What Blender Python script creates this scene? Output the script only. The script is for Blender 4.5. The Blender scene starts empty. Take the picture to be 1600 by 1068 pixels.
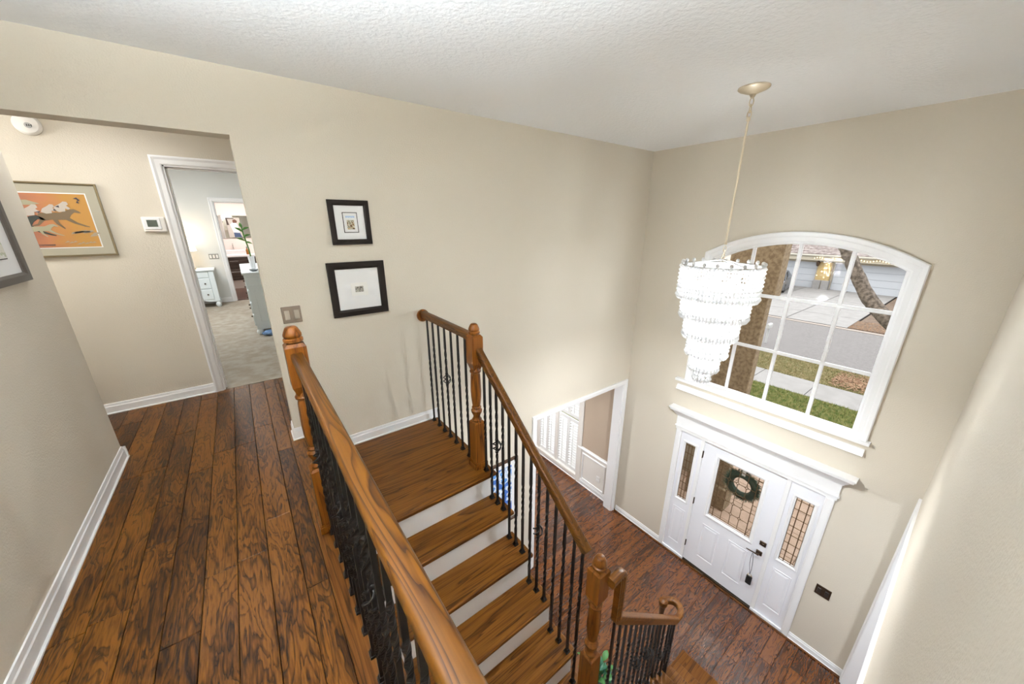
import bpy, bmesh, math, random
from mathutils import Vector, Matrix
R = math.radians
random.seed(7)
SC = bpy.context.scene
COL = SC.collection

# ------------------------------------------------------------------ camera, world, lights, exposure
cam = bpy.data.cameras.new('camera')
cam.sensor_width = 36; cam.lens = 555.96 / 1600 * 36; cam.clip_start = .01; cam.clip_end = 300
co = bpy.data.objects.new('camera', cam); COL.objects.link(co)
co.location = (-4.4874, -2.9632, 4.7822); co.rotation_euler = (math.pi / 2 - .3208, 0, -.6440)
SC.camera = co
SC.view_settings.view_transform = 'Standard'; SC.view_settings.look = 'None'
SC.view_settings.gamma = 1; SC.view_settings.use_curve_mapping = False
SC.view_settings.exposure = 1.40
SC.cycles.max_bounces = 10; SC.cycles.diffuse_bounces = 6; SC.cycles.glossy_bounces = 4
SC.cycles.transmission_bounces = 6; SC.cycles.transparent_max_bounces = 12
SC.cycles.sample_clamp_indirect = 6; SC.cycles.caustics_reflective = False; SC.cycles.caustics_refractive = False
SC.cycles.use_denoising = True
W = bpy.data.worlds.new('overcast_sky'); SC.world = W; W.use_nodes = True
W.node_tree.nodes['Background'].inputs[0].default_value = (.97, .985, 1.0, 1)
W.node_tree.nodes['Background'].inputs[1].default_value = 1.36


def light(name, kind, loc, energy, color=(1, 1, 1), rot=(0, 0, 0), **k):
    l = bpy.data.lights.new(name, kind); l.energy = energy; l.color = color
    for a, v in k.items():
        if hasattr(l, a): setattr(l, a, v)
    o = bpy.data.objects.new(name, l); o.location = loc; o.rotation_euler = rot; COL.objects.link(o)
    return o


light('sun', 'SUN', (-10, 8, 20), .55, (1, .96, .9), (R(38), 0, R(-118)), angle=R(25))
# sky portals in the openings of the shell (they only guide sampling of the sky)
for nm, loc, sx, sy in (('window_portal', (.2, -1.76, 3.7), 1.6, 1.8), ('dining_portal', (.3, 1.85, 1.2), 1.9, 2.3),
                        ('south_portal', (.2, -4.7, 1.3), 2.0, 2.3)):
    p = light(nm, 'AREA', loc, 1, rot=(0, R(90), 0), shape='RECTANGLE', size=sy, size_y=sx)
    p.data.cycles.is_portal = True
# lamps: a flush one in the cross hall, the chandelier, added unseen fill over the gallery and downstairs
light('hall_lamp_light', 'AREA', (-5.15, .75, 5.56), 3, (.95, .98, 1), shape='DISK', size=.28)
light('cross_hall_fill_light', 'POINT', (-6.7, .95, 5.3), 22, (.95, .98, 1), shadow_soft_size=.12)  # unseen source added to brighten the hall wall and floor
light('gallery_fill_light', 'SPOT', (-4.95, -2.62, 4.93), 230, (.84, .93, 1), (math.pi, 0, 0), spot_size=R(164), spot_blend=.5, shadow_soft_size=.10)  # added bounce fill, aimed up at the ceiling behind the camera
light('chandelier_light', 'POINT', (-1.5, -1.69, 4.25), 34, (.88, .95, 1), shadow_soft_size=.12)
light('chandelier_light_low', 'POINT', (-1.5, -1.69, 3.80), 34, (.90, .96, 1), shadow_soft_size=.06)
light('foyer_fill_light', 'AREA', (-1.5, -1.69, 3.455), 20, (.94, .98, 1), shape='DISK', size=.12)  # added below the chandelier to brighten the floor and entry door
light('dining_fill_light', 'AREA', (-1.6, 2.0, 2.70), 36, (.95, .98, 1), shape='DISK', size=.4)  # unseen fill added to brighten the lower floor from the dining side
light('living_fill_light', 'AREA', (-1.6, -4.4, 2.70), 24, (.90, .96, 1), shape='DISK', size=.4)  # unseen fill added, reaches the foyer through the right wall opening
light('bedroom_light', 'AREA', (-5.6, 4.6, 5.9), 34, (.93, .97, 1), shape='RECTANGLE', size=1.2, size_y=1.2)
light('bath_light', 'AREA', (-4.4, 8.3, 5.5), 15, (1, .93, .88), shape='RECTANGLE', size=.9, size_y=.5)

# ------------------------------------------------------------------ helpers
WL = {}                                             # world location of every object (parents are unrotated)


def add(name, bm, mat, parent=None, loc=(0, 0, 0), rot=(0, 0, 0), smooth=False, kind=None, label=None):
    """bm: a bmesh (consumed) or a Mesh (shared). loc is a world position."""
    if isinstance(bm, bmesh.types.BMesh):
        me = bpy.data.meshes.new(name)
        bmesh.ops.recalc_face_normals(bm, faces=bm.faces[:])
        bm.to_mesh(me); bm.free()
        if mat is not None: me.materials.append(mat)
        if smooth:
            me.polygons.foreach_set('use_smooth', [True] * len(me.polygons))
            me.set_sharp_from_angle(angle=R(38))
    else:
        me = bm
    o = bpy.data.objects.new(name, me); COL.objects.link(o)
    lw = Vector(loc)
    if parent is not None:
        o.parent = parent; o.location = lw - WL[parent.name]
    else:
        o.location = lw
    o.rotation_euler = rot
    WL[o.name] = lw
    if kind: o['kind'] = kind
    if label: o['label'] = label
    return o


def thing(name, loc, label=None, cat=None, group=None, kind=None):
    o = bpy.data.objects.new(name, None); COL.objects.link(o); o.location = loc; WL[o.name] = Vector(loc)
    o.empty_display_size = .1
    tag(o, label, cat, group, kind)
    return o


def tag(o, label=None, cat=None, group=None, kind=None):
    if label: o['label'] = label
    if cat: o['category'] = cat
    if group: o['group'] = group
    if kind: o['kind'] = kind
    return o


def B(): return bmesh.new()


def box(bm, x0, x1, y0, y1, z0, z1):
    v = [bm.verts.new((x, y, z)) for x in (x0, x1) for y in (y0, y1) for z in (z0, z1)]
    for f in ((0, 1, 3, 2), (4, 6, 7, 5), (0, 4, 5, 1), (2, 3, 7, 6), (0, 2, 6, 4), (1, 5, 7, 3)):
        bm.faces.new([v[i] for i in f])
    return v


def bbox(x0, x1, y0, y1, z0, z1, bev=.004, seg=1):
    bm = B(); box(bm, min(x0, x1), max(x0, x1), min(y0, y1), max(y0, y1), min(z0, z1), max(z0, z1))
    if bev: bmesh.ops.bevel(bm, geom=bm.edges[:], offset=bev, segments=seg, affect='EDGES', profile=.5)
    return bm


def cbox(w, d, h, bev=.002):                         # centred in x and y, from z = 0
    return bbox(-w / 2, w / 2, -d / 2, d / 2, 0, h, bev)


def prism(bm, pts, d):
    """polygon pts (3-D, planar) extruded by vector d."""
    a = [bm.verts.new(p) for p in pts]; b = [bm.verts.new(Vector(p) + Vector(d)) for p in pts]
    bm.faces.new(a); bm.faces.new(b[::-1])
    n = len(a)
    for i in range(n): bm.faces.new((a[i], b[i], b[(i + 1) % n], a[(i + 1) % n]))


def lathe(bm, prof, c=(0, 0, 0), n=20, axis='z', arc=None):
    rings = []
    for r, h in prof:
        ring = []
        for k in range(n):
            a = 2 * math.pi * k / n
            p = (r * math.cos(a), r * math.sin(a), h)
            if axis == 'y': p = (p[0], p[2], p[1])
            if axis == 'x': p = (p[2], p[0], p[1])
            ring.append(bm.verts.new((p[0] + c[0], p[1] + c[1], p[2] + c[2])))
        rings.append(ring)
    for A, C_ in zip(rings, rings[1:]):
        for k in range(n): bm.faces.new((A[k], A[(k + 1) % n], C_[(k + 1) % n], C_[k]))
    if prof[0][0] > 1e-4: bm.faces.new(rings[0][::-1])
    if prof[-1][0] > 1e-4: bm.faces.new(rings[-1])


def tube(bm, pts, r, n=8, closed=False):
    pts = [Vector(p) for p in pts]; m = len(pts); rings = []
    up = Vector((0, 0, 1)); prev = None
    for i, p in enumerate(pts):
        if closed: t = pts[(i + 1) % m] - pts[i - 1]
        else: t = pts[min(i + 1, m - 1)] - pts[max(i - 1, 0)]
        t.normalize()
        if prev is None:
            u = t.cross(up if abs(t.z) < .9 else Vector((1, 0, 0))).normalized()
        else:
            u = (prev - t * prev.dot(t)).normalized()
        prev = u; w = t.cross(u)
        rr = r[i] if isinstance(r, (list, tuple)) else r
        rings.append([bm.verts.new(p + (u * math.cos(2 * math.pi * k / n) + w * math.sin(2 * math.pi * k / n)) * rr) for k in range(n)])
    for i in range(m if closed else m - 1):
        A, C_ = rings[i], rings[(i + 1) % m]
        for k in range(n): bm.faces.new((A[k], A[(k + 1) % n], C_[(k + 1) % n], C_[k]))
    if not closed: bm.faces.new(rings[0][::-1]); bm.faces.new(rings[-1])


def sweep(bm, path, prof, N, closed=False):
    """mitred sweep of 2-D profile (u in plane and perpendicular to the path, v along N) along a planar path."""
    N = Vector(N).normalized(); path = [Vector(p) for p in path]; m = len(path); rings = []
    for i, p in enumerate(path):
        d0 = (p - path[i - 1]).normalized() if (i > 0 or closed) else None
        d1 = (path[(i + 1) % m] - p).normalized() if (i < m - 1 or closed) else None
        d0 = d0 or d1; d1 = d1 or d0
        n0, n1 = N.cross(d0), N.cross(d1); b = (n0 + n1).normalized(); s = 1 / max(.2, b.dot(n0))
        rings.append([bm.verts.new(p + b * (u * s) + N * v) for u, v in prof])
    k = len(prof)
    for i in range(m if closed else m - 1):
        A, C_ = rings[i], rings[(i + 1) % m]
        for j in range(k): bm.faces.new((A[j], A[(j + 1) % k], C_[(j + 1) % k], C_[j]))
    if not closed: bm.faces.new(rings[0][::-1]); bm.faces.new(rings[-1])


def wall_mesh(axis, p0, p1, u0, u1, z0, z1, holes=()):
    """slab wall: axis 'x' = plane x const (u is y), 'y' = plane y const (u is x); holes (ua, ub, za, zb)."""
    us = sorted({u0, u1} | {h[i] for h in holes for i in (0, 1) if u0 < h[i] < u1})
    zs = sorted({z0, z1} | {h[i] for h in holes for i in (2, 3) if z0 < h[i] < z1})
    def solid(i, j):
        if i < 0 or j < 0 or i >= len(us) - 1 or j >= len(zs) - 1: return False
        u, z = (us[i] + us[i + 1]) / 2, (zs[j] + zs[j + 1]) / 2
        return not any(h[0] < u < h[1] and h[2] < z < h[3] for h in holes)
    bm = B(); cache = {}
    def V(p, u, z):
        k = (p, u, z)
        if k not in cache: cache[k] = bm.verts.new((p, u, z) if axis == 'x' else (u, p, z))
        return cache[k]
    for i in range(len(us) - 1):
        for j in range(len(zs) - 1):
            if not solid(i, j): continue
            a, b, c, d = us[i], us[i + 1], zs[j], zs[j + 1]
            bm.faces.new([V(p0, a, c), V(p0, b, c), V(p0, b, d), V(p0, a, d)])
            bm.faces.new([V(p1, a, c), V(p1, a, d), V(p1, b, d), V(p1, b, c)])
            for di, dj, e in ((-1, 0, (a, c, a, d)), (1, 0, (b, c, b, d)), (0, -1, (a, c, b, c)), (0, 1, (a, d, b, d))):
                if not solid(i + di, j + dj):
                    bm.faces.new([V(p0, e[0], e[1]), V(p0, e[2], e[3]), V(p1, e[2], e[3]), V(p1, e[0], e[1])])
    return bm


# ------------------------------------------------------------------ materials
def mat(name, color, rough=.5, metal=0, **k):
    m = bpy.data.materials.new(name); m.use_nodes = True
    b = m.node_tree.nodes['Principled BSDF']
    b.inputs['Base Color'].default_value = (*color, 1); b.inputs['Roughness'].default_value = rough
    b.inputs['Metallic'].default_value = metal
    for a, v in k.items(): b.inputs[a.replace('_', ' ')].default_value = v
    return m


def nodes(m): return m.node_tree.nodes, m.node_tree.links, m.node_tree.nodes['Principled BSDF']


def bumpy(m, scale, strength, dist=.002, detail=3, color2=None, coords='Object'):
    N, L, b = nodes(m)
    tc = N.new('ShaderNodeTexCoord'); n = N.new('ShaderNodeTexNoise'); bp = N.new('ShaderNodeBump')
    n.inputs['Scale'].default_value = scale; n.inputs['Detail'].default_value = detail
    bp.inputs['Strength'].default_value = strength; bp.inputs['Distance'].default_value = dist
    L.new(tc.outputs[coords], n.inputs['Vector']); L.new(n.outputs['Fac'], bp.inputs['Height']); L.new(bp.outputs['Normal'], b.inputs['Normal'])
    if color2:
        mx = N.new('ShaderNodeMix'); mx.data_type = 'RGBA'
        mx.inputs['A'].default_value = b.inputs['Base Color'].default_value; mx.inputs['B'].default_value = (*color2, 1)
        rp = N.new('ShaderNodeMapRange'); rp.inputs[1].default_value = .38; rp.inputs[2].default_value = .62
        L.new(n.outputs['Fac'], rp.inputs[0]); L.new(rp.outputs[0], mx.inputs['Factor']); L.new(mx.outputs['Result'], b.inputs['Base Color'])
    return m


def wood(name, dark, mid, lite, axis='x', rough=.35, fig=9.0, along=1.3, across=9.0, line=.5, bump=.25, spread=.35, shift=.0, detail=2.5, streak=5, lo=.26, hi=.80, mixf=.38):
    """long-grained wood: contour lines of a stretched noise make the cathedral figure; pores on top; each object shifted."""
    m = mat(name, mid, rough, Specular_IOR_Level=1.0 if 'floor' in name and name[-1] == 'r' else .22); N, L, b = nodes(m)
    tc = N.new('ShaderNodeTexCoord'); oi = N.new('ShaderNodeObjectInfo'); mp = N.new('ShaderNodeMapping')
    sc = {'x': (along, across, across), 'y': (across, along, across), 'z': (across, across, along)}[axis]
    mp.inputs['Scale'].default_value = sc
    cb = N.new('ShaderNodeVectorMath'); cb.operation = 'SCALE'; cb.inputs[0].default_value = (37, 53, 71)
    L.new(oi.outputs['Random'], cb.inputs['Scale'])
    L.new(tc.outputs['Object'], mp.inputs['Vector'])
    ad = N.new('ShaderNodeVectorMath'); L.new(mp.outputs[0], ad.inputs[0]); L.new(cb.outputs[0], ad.inputs[1])
    n1 = N.new('ShaderNodeTexNoise'); n1.inputs['Scale'].default_value = .55; n1.inputs['Detail'].default_value = detail
    n1.inputs['Roughness'].default_value = .45; n1.inputs['Distortion'].default_value = .6
    L.new(ad.outputs[0], n1.inputs['Vector'])
    mu = N.new('ShaderNodeMath'); mu.operation = 'MULTIPLY'; mu.inputs[1].default_value = fig; L.new(n1.outputs['Fac'], mu.inputs[0])
    fr = N.new('ShaderNodeMath'); fr.operation = 'FRACT'; L.new(mu.outputs[0], fr.inputs[0])
    r1 = N.new('ShaderNodeValToRGB'); L.new(fr.outputs[0], r1.inputs[0])
    e = r1.color_ramp.elements; e[0].position = 0; e[0].color = (.45, .45, .45, 1); e[1].position = 1; e[1].color = (.10, .10, .10, 1)
    x = r1.color_ramp.elements.new(.12); x.color = (.90, .90, .90, 1)
    x = r1.color_ramp.elements.new(line); x.color = (.80, .80, .80, 1)
    x = r1.color_ramp.elements.new(.90); x.color = (.42, .42, .42, 1)
    # fine pores
    m2 = N.new('ShaderNodeMapping'); m2.inputs['Scale'].default_value = tuple(s * (1.2 if s == along else streak) for s in sc)
    L.new(tc.outputs['Object'], m2.inputs['Vector'])
    n2 = N.new('ShaderNodeTexNoise'); n2.inputs['Scale'].default_value = 1.6; n2.inputs['Detail'].default_value = 4; L.new(m2.outputs[0], n2.inputs['Vector'])
    # broad tone
    n3 = N.new('ShaderNodeTexNoise'); n3.inputs['Scale'].default_value = .35; n3.inputs['Detail'].default_value = 1; L.new(ad.outputs[0], n3.inputs['Vector'])
    s1 = N.new('ShaderNodeMix'); s1.inputs['Factor'].default_value = mixf
    st_ = N.new('ShaderNodeMapRange'); st_.inputs[1].default_value = .30; st_.inputs[2].default_value = .70; L.new(n2.outputs['Fac'], st_.inputs[0])
    L.new(r1.outputs[0], s1.inputs['A']); L.new(st_.outputs[0], s1.inputs['B'])
    a3 = N.new('ShaderNodeMath'); a3.operation = 'MULTIPLY_ADD'; a3.inputs[1].default_value = spread; L.new(n3.outputs['Fac'], a3.inputs[0]); L.new(s1.outputs['Result'], a3.inputs[2])
    a4 = N.new('ShaderNodeMath'); a4.operation = 'MULTIPLY_ADD'; a4.inputs[1].default_value = spread * .45; L.new(oi.outputs['Random'], a4.inputs[0]); L.new(a3.outputs[0], a4.inputs[2])
    rp = N.new('ShaderNodeMapRange'); rp.inputs[1].default_value = spread * .72 + lo; rp.inputs[2].default_value = spread * .72 + hi
    L.new(a4.outputs[0], rp.inputs[0])
    cr = N.new('ShaderNodeValToRGB'); L.new(rp.outputs[0], cr.inputs[0])
    e = cr.color_ramp.elements; e[0].color = (*dark, 1); e[0].position = .05; e[1].color = (*lite, 1); e[1].position = 1
    x = cr.color_ramp.elements.new(.55); x.color = (*mid, 1)
    L.new(cr.outputs[0], b.inputs['Base Color'])
    bp = N.new('ShaderNodeBump'); bp.inputs['Strength'].default_value = bump; bp.inputs['Distance'].default_value = .002
    L.new(s1.outputs['Result'], bp.inputs['Height']); L.new(bp.outputs[0], b.inputs['Normal'])
    return m


M = {}
M['paint'] = bumpy(mat('tan_wall_paint', (.63, .575, .485), .75), 110, .6, .003, 2)
M['paintdin'] = bumpy(mat('beige_dining_paint', (.50, .40, .31), .75), 130, .3, .002, 2)
M['paintbed'] = bumpy(mat('grey_green_paint', (.68, .68, .655), .75), 130, .2, .002, 2)
M['paintblue'] = bumpy(mat('pale_blue_paint', (.55, .60, .70), .75), 130, .2, .002, 2)
M['ceil'] = bumpy(mat('textured_white_ceiling', (.885, .90, .915), .85), 42, .9, .006, 4)
M['white'] = mat('white_trim_paint', (.84, .84, .85), .34)
M['doorwhite'] = mat('white_door_paint', (.82, .83, .88), .38)
M['offwhite'] = mat('warm_white_paint', (.80, .77, .73), .5)
HD, HM, HL = (.011, .003, .001), (.070, .019, .0035), (.165, .053, .010)
M['hick'] = wood('hand_scraped_floor', HD, HM, HL, 'x', .15, 8, 5.5, 30, .6, .5, .75, .0, 4, 2.6, .06, .90)
M['hicky'] = wood('hand_scraped_floor_y', HD, (.064, .021, .002), (.150, .055, .007), 'y', .36, 8, 5.5, 28, .6, .5, .75, .0, 4, 2.6, .20, .85)
OD, OM, OL = (.022, .006, .001), (.064, .021, .0012), (.098, .036, .003)
M['oakx'] = wood('oak_tread', (.036, .010, .001), (.100, .033, .0035), (.145, .054, .007), 'x', .36, 6, 1.6, 26, .5, .12, .2)
M['oaky'] = wood('oak_rail', OD, OM, OL, 'y', .42, 15, 2.6, 24, .5, .06, .15, 0, 1.0, 4, .24, .80, .22)
M['oakz'] = wood('oak_post', (.05, .014, .002), (.125, .038, .004), (.18, .060, .008), 'z', .36, 5, 1.6, 24, .6, .08, .15)
M['edge'] = wood('border_board', (.030, .009, .001), (.085, .027, .004), (.13, .047, .008), 'y', .36, 7, 2, 24, .5, .12, .2)
M['iron'] = mat('black_wrought_iron', (.008, .007, .0065), .42, .3)
M['bronze'] = mat('oiled_bronze', (.085, .058, .040), .38, .8)
M['bronzeplate'] = mat('brushed_bronze_plate', (.25, .20, .155), .42, .55)
M['espresso'] = mat('espresso_frame', (.010, .006, .004), .6, Specular_IOR_Level=.2)
M['matboard'] = bumpy(mat('white_mat_board', (.80, .80, .80), .9), 300, .05, .001)
M['glass'] = mat('clear_glass', (1, 1, 1), .02)
N, L, b = nodes(M['glass'])
tr = N.new('ShaderNodeBsdfTransparent'); gl = N.new('ShaderNodeBsdfGlossy'); gl.inputs['Roughness'].default_value = .03
mx = N.new('ShaderNodeMixShader'); fz = N.new('ShaderNodeFresnel'); fz.inputs[0].default_value = 1.14
L.new(fz.outputs[0], mx.inputs[0]); L.new(tr.outputs[0], mx.inputs[1]); L.new(gl.outputs[0], mx.inputs[2])
L.new(mx.outputs[0], N['Material Output'].inputs[0])
M['black'] = mat('matt_black', (.012, .012, .012), .5)
M['carpet'] = bumpy(mat('beige_cut_pile_carpet', (.36, .32, .26), .95), 9, .6, .01, 8, (.28, .235, .18))
M['brass'] = mat('aged_brass', (.62, .50, .32), .32, .85)


def emit(name, c, s):
    m = bpy.data.materials.new(name); m.use_nodes = True; N, L, b = nodes(m)
    b.inputs['Base Color'].default_value = (*c, 1); b.inputs['Emission Color'].default_value = (*c, 1); b.inputs['Emission Strength'].default_value = s
    return m


# ------------------------------------------------------------------ key heights
ZU, ZC = 3.17, 5.652                 # upper floor, ceiling
ZL, Z2 = 2.958, 1.916                # landing by the wall, lower landing
RI, RUN, Y0 = .2085, .2257, -1.0546  # upper flight: rise, going, nosing of the landing
XS = -3.20                           # open ends of the upper treads

# ------------------------------------------------------------------ shell
S = 'structure'
add('ceiling', bbox(-7.6, .15, -3.3, 1.50, ZC, ZC + .15, 0), M['ceil'], kind=S, label='textured white ceiling')
add('wall_north', wall_mesh('y', 0, .15, -5.421, 0, -.1, ZC, [(-5.43, -4.392, ZU-.3, 5.29), (-1.88, -.105, -.2, 2.44)]), M['paint'], kind=S,
    label='tall tan wall with two dark framed pictures and a hall opening')
# window wall with an arched hole
RIN, CZ, YC = 1.645, 2.965, -1.76
def arch(r, y, cy=YC): return CZ + math.sqrt(max(0, r * r - (y - cy) ** 2))
bm = wall_mesh('x', 0, .16, -5.8, 4.2, -.2, ZC, [(-2.56, -.96, 2.80, 4.64), (-2.53, -.92, -.1, 2.06), (.90, 2.85, .10, 2.36), (-5.7, -3.9, .3, 2.5)])
ys = [-2.56 + 1.6 * i / 20 for i in range(21)]
for a, c in zip(ys, ys[1:]):
    prism(bm, [(0, a, arch(RIN, a)), (0, c, arch(RIN, c)), (0, c, 4.64), (0, a, 4.64)], (.16, 0, 0))
add('wall_east', bm, M['paint'], kind=S, label='tall tan front wall with arched window over the entry door')
add('wall_south', wall_mesh('y', -3.24, -3.106, -5.56, 0, -.1, ZC, [(-2.9, -.085, -.2, 2.40)]), M['paint'], kind=S, label='tan wall at the right edge with a cased opening')
add('wall_west', wall_mesh('x', -5.56, -5.42, -3.106, .466, ZU - .25, ZC), M['paint'], kind=S, label='tan wall at the left edge of the gallery')
add('wall_hall', wall_mesh('y', 1.448, 1.57, -7.4, -3.5, ZU - .2, 6.1, [(-4.858, -4.10, ZU - .02, 5.253)]), M['paint'], kind=S, label='tan hall wall with the horse picture and bedroom doorway')
add('wall_hall_end', wall_mesh('x', -3.62, -3.5, .15, 1.448, ZU - .2, ZC), M['paint'], kind=S)
add('wall_hall_west', wall_mesh('x', -7.4, -7.28, -.1, 9.5, ZU - .2, 6.1), M['paintbed'], kind=S)
add('wall_hall_south', wall_mesh('y', .33, .466, -7.28, -5.56, ZU - .2, ZC), M['paint'], kind=S)
# bedroom and bathroom beyond the doorway
add('ceiling_bedroom', bbox(-7.6, -3.3, 1.46, 9.6, 6.1, 6.25, 0), M['ceil'], kind=S, label='higher white bedroom ceiling')
add('wall_bedroom', wall_mesh('y', 6.867, 6.99, -7.28, -3.0, ZU - .2, 6.1, [(-4.70, -3.98, ZU - .02, 5.215)]), M['paintbed'], kind=S, label='pale bedroom wall with bathroom doorway')
add('wall_bedroom_east', wall_mesh('x', -3.86, -3.74, 1.57, 6.867, ZU - .2, 6.1), M['paintbed'], kind=S)
M['bathpaint'] = mat('pale_bath_paint', (.74, .66, .62), .7)
add('wall_bathroom', wall_mesh('y', 9.25, 9.4, -7.28, -3.0, ZU - .2, 6.1), M['bathpaint'], kind=S)
add('wall_bathroom_east', wall_mesh('x', -3.5, -3.4, 6.99, 9.25, ZU - .2, 6.1), M['bathpaint'], kind=S)
add('wall_bathroom_west', wall_mesh('x', -5.6, -5.5, 6.99, 9.25, ZU - .2, 6.1), M['bathpaint'], kind=S)
add('floor_carpet', bbox(-7.28, -3.74, 1.46, 6.87, ZU - .2, ZU, 0), M['carpet'], kind=S, label='beige bedroom carpet')
M['bathfloor'] = wood('dark_bath_floor', (.02, .009, .006), (.06, .026, .017), (.11, .05, .03), 'x', .3, 9, 1.2, 10)
add('floor_bathroom', bbox(-5.5, -3.4, 6.99, 9.25, ZU - .2, ZU, 0), M['bathfloor'], kind=S)
# knee wall under the gallery, dining room and south room
add('wall_gallery', bbox(-4.43, -4.285, -3.106, 0, -.1, ZU - .035, 0), M['white'], kind=S, label='white wall below the gallery edge beside the stairs')
add('wall_dining_north', wall_mesh('y', 4.0, 4.15, -4.2, 0, -.1, 2.75), M['paintdin'], kind=S)
add('wall_dining_west', wall_mesh('x', -4.3, -4.2, .15, 4.0, -.1, 2.75), M['paintdin'], kind=S)
add('ceiling_dining', bbox(-5.5, 0, .15, 4.2, 2.75, 2.95, 0), M['ceil'], kind=S)
add('wall_living_south', wall_mesh('y', -5.8, -5.65, -5.56, 0, -.1, 2.9), M['paintblue'], kind=S)
add('wall_living_west', wall_mesh('x', -5.56, -5.42, -5.65, -3.24, -.1, 2.9), M['paintblue'], kind=S)
add('ceiling_living', bbox(-5.5, 0, -5.7, -3.24, 2.75, 2.95, 0), M['ceil'], kind=S)
add('wall_dining_east', bbox(-.004, 0, .15, .90, .78, 2.75, 0), M['paintdin'], kind=S, label='beige dining wall above the white wainscot')
add('wall_dining_head', bbox(-.004, 0, .90, 4.0, 2.36, 2.75, 0), M['paintdin'], kind=S)

# ------------------------------------------------------------------ plank floors
def planks(floor, axis, rows, zt, m, th=.012, gap=.0022):
    """rows: (cross0, cross1, long0, long1); every plank an object of its own."""
    for r, (c0, c1, l0, l1) in enumerate(rows):
        a = l0 - random.uniform(0, 1.1)
        while a < l1 - .02:
            c = a + random.choice((1.05, 1.22, 1.22, 1.32)); s, e = max(a, l0), min(c, l1); a = c
            if e - s < .03: continue
            hw, hl = (c1 - c0 - gap) / 2, (e - s - gap) / 2
            bm = bbox(-hl, hl, -hw, hw, -th, 0, .0022) if axis == 'x' else bbox(-hw, hw, -hl, hl, -th, 0, .0022)
            mid = ((s + e) / 2, (c0 + c1) / 2) if axis == 'x' else ((c0 + c1) / 2, (s + e) / 2)
            add('plank', bm, m, floor, (mid[0], mid[1], zt - random.uniform(0, .0006)))


M['sub'] = mat('dark_joint', (.012, .006, .004), .8)
fu = B()
box(fu, -5.56, -4.43, -3.24, 0, ZU - .25, ZU - .011); box(fu, -7.28, -4.393, 0.01, 1.46, ZU - .25, ZU - .011); box(fu, -4.393, -3.62, 0.151, 1.447, ZU - .25, ZU - .011)
fl = add('floor', fu, M['sub'], kind=S, label='hand scraped brown plank floor of the gallery and hall')
rows = []
x = -5.42 - .128 * 8
while x < -3.65:
    c0, c1 = x, min(x + .128, -3.62)
    if c0 < -5.43: rows.append((c0, c1, .466, 1.455))
    elif c0 < -4.44:
        if c1 > -4.43: rows.append((c0, -4.43, -3.106, 1.455)); rows.append((-4.43, c1, .15, 1.455))
        else: rows.append((c0, c1, -3.106, 1.455))
    else: rows.append((c0, c1, .15, 1.455))
    x += .128
rows.append((-4.43, -4.394, 0, .15)); planks(fl, 'y', rows, ZU, M['hicky'])
# the strip of floor between newel post and wall, and the edge nosing over the first step
for i in range(1):
    add('plank', bbox(-.07, .07, -.52, .52, -.012, 0, .002), M['hicky'], fl, (-4.36, -.52, ZU))
nb = B(); box(nb, -4.44, -4.283, -1.05, 0, ZU - .04, ZU - .013)
add('nosing', nb, M['edge'], fl)

fd = B(); box(fd, -4.3, 0.0, -3.106, 4.0, -.2, -.011); box(fd, -5.56, 0, -5.7, -3.106, -.2, -.011)
far = B(); box(far, -5.4, -3.0, -5.65, -3.24, -.011, 0); box(far, -3.0, 0, -5.65, -4.645, -.011, 0)
fl2 = add('floor.001', fd, M['sub'], kind=S, label='reddish hand scraped plank floor of the entry hall')
add('far_planks', far, M['hick'], fl2, kind='stuff')
rows = []
y = -3.106
while y < 3.98:
    x0 = -3.3 if y < .1 else -2.6
    rows.append((y, min(y + .128, 3.99), x0, -.0005)); y += .128
for k in range(12): rows.append((-3.106 - .128 * (k + 1), -3.106 - .128 * k, -3.0, -.0005))
planks(fl2, 'x', rows, 0, M['hick'])

# ------------------------------------------------------------------ baseboards
BP = [(0, 0), (0, .095), (.006, .093), (.009, .072), (.013, .066), (.013, .012), (.022, .008), (.022, 0)]
def baseboard(name, path, m='white', h=1.0, parent=None):
    """path: floor polyline; board stands on its left side."""
    bm = B(); sweep(bm, path, [(u, v * h) for u, v in BP], (0, 0, 1))
    return add(name, bm, M[m], parent, kind=None if parent else S)


baseboard('baseboard_west', [(-5.42, .466, ZU), (-5.42, -3.106, ZU)][::-1] and [(-5.42, -3.106, ZU), (-5.42, .466, ZU)][::-1], h=1.05)
baseboard('baseboard_west_end', [(-5.42, .466, ZU), (-5.56, .466, ZU)][::-1] and [(-5.398, .466, ZU), (-5.7, .466, ZU)][::-1])
baseboard('baseboard_hall', [(-4.925, 1.448, ZU), (-7.2, 1.448, ZU)])
baseboard('baseboard_north', [(-4.285, 0, ZU), (-4.392, 0, ZU), (-4.392, .15, ZU)])
baseboard('baseboard_landing', [(XS + .02, 0, ZL), (-4.285, 0, ZL)])
baseboard('baseboard_east', [(0, -.862, 0), (0, -.03, 0)])
baseboard('baseboard_east.001', [(0, -3.09, 0), (0, -2.59, 0)])

# ------------------------------------------------------------------ casings
def casing(name, path, N, w=.085, t=.018, m='white', parent=None, label=None):
    pr = [(0, 0), (0, t * .6), (w * .12, t * .9), (w * .55, t), (w * .8, t * 1.45), (w, t * 1.3), (w, 0)]
    bm = B(); sweep(bm, path[::-1], pr, N)
    return add(name, bm, M[m], parent, kind=None if parent else S, label=label)


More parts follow.
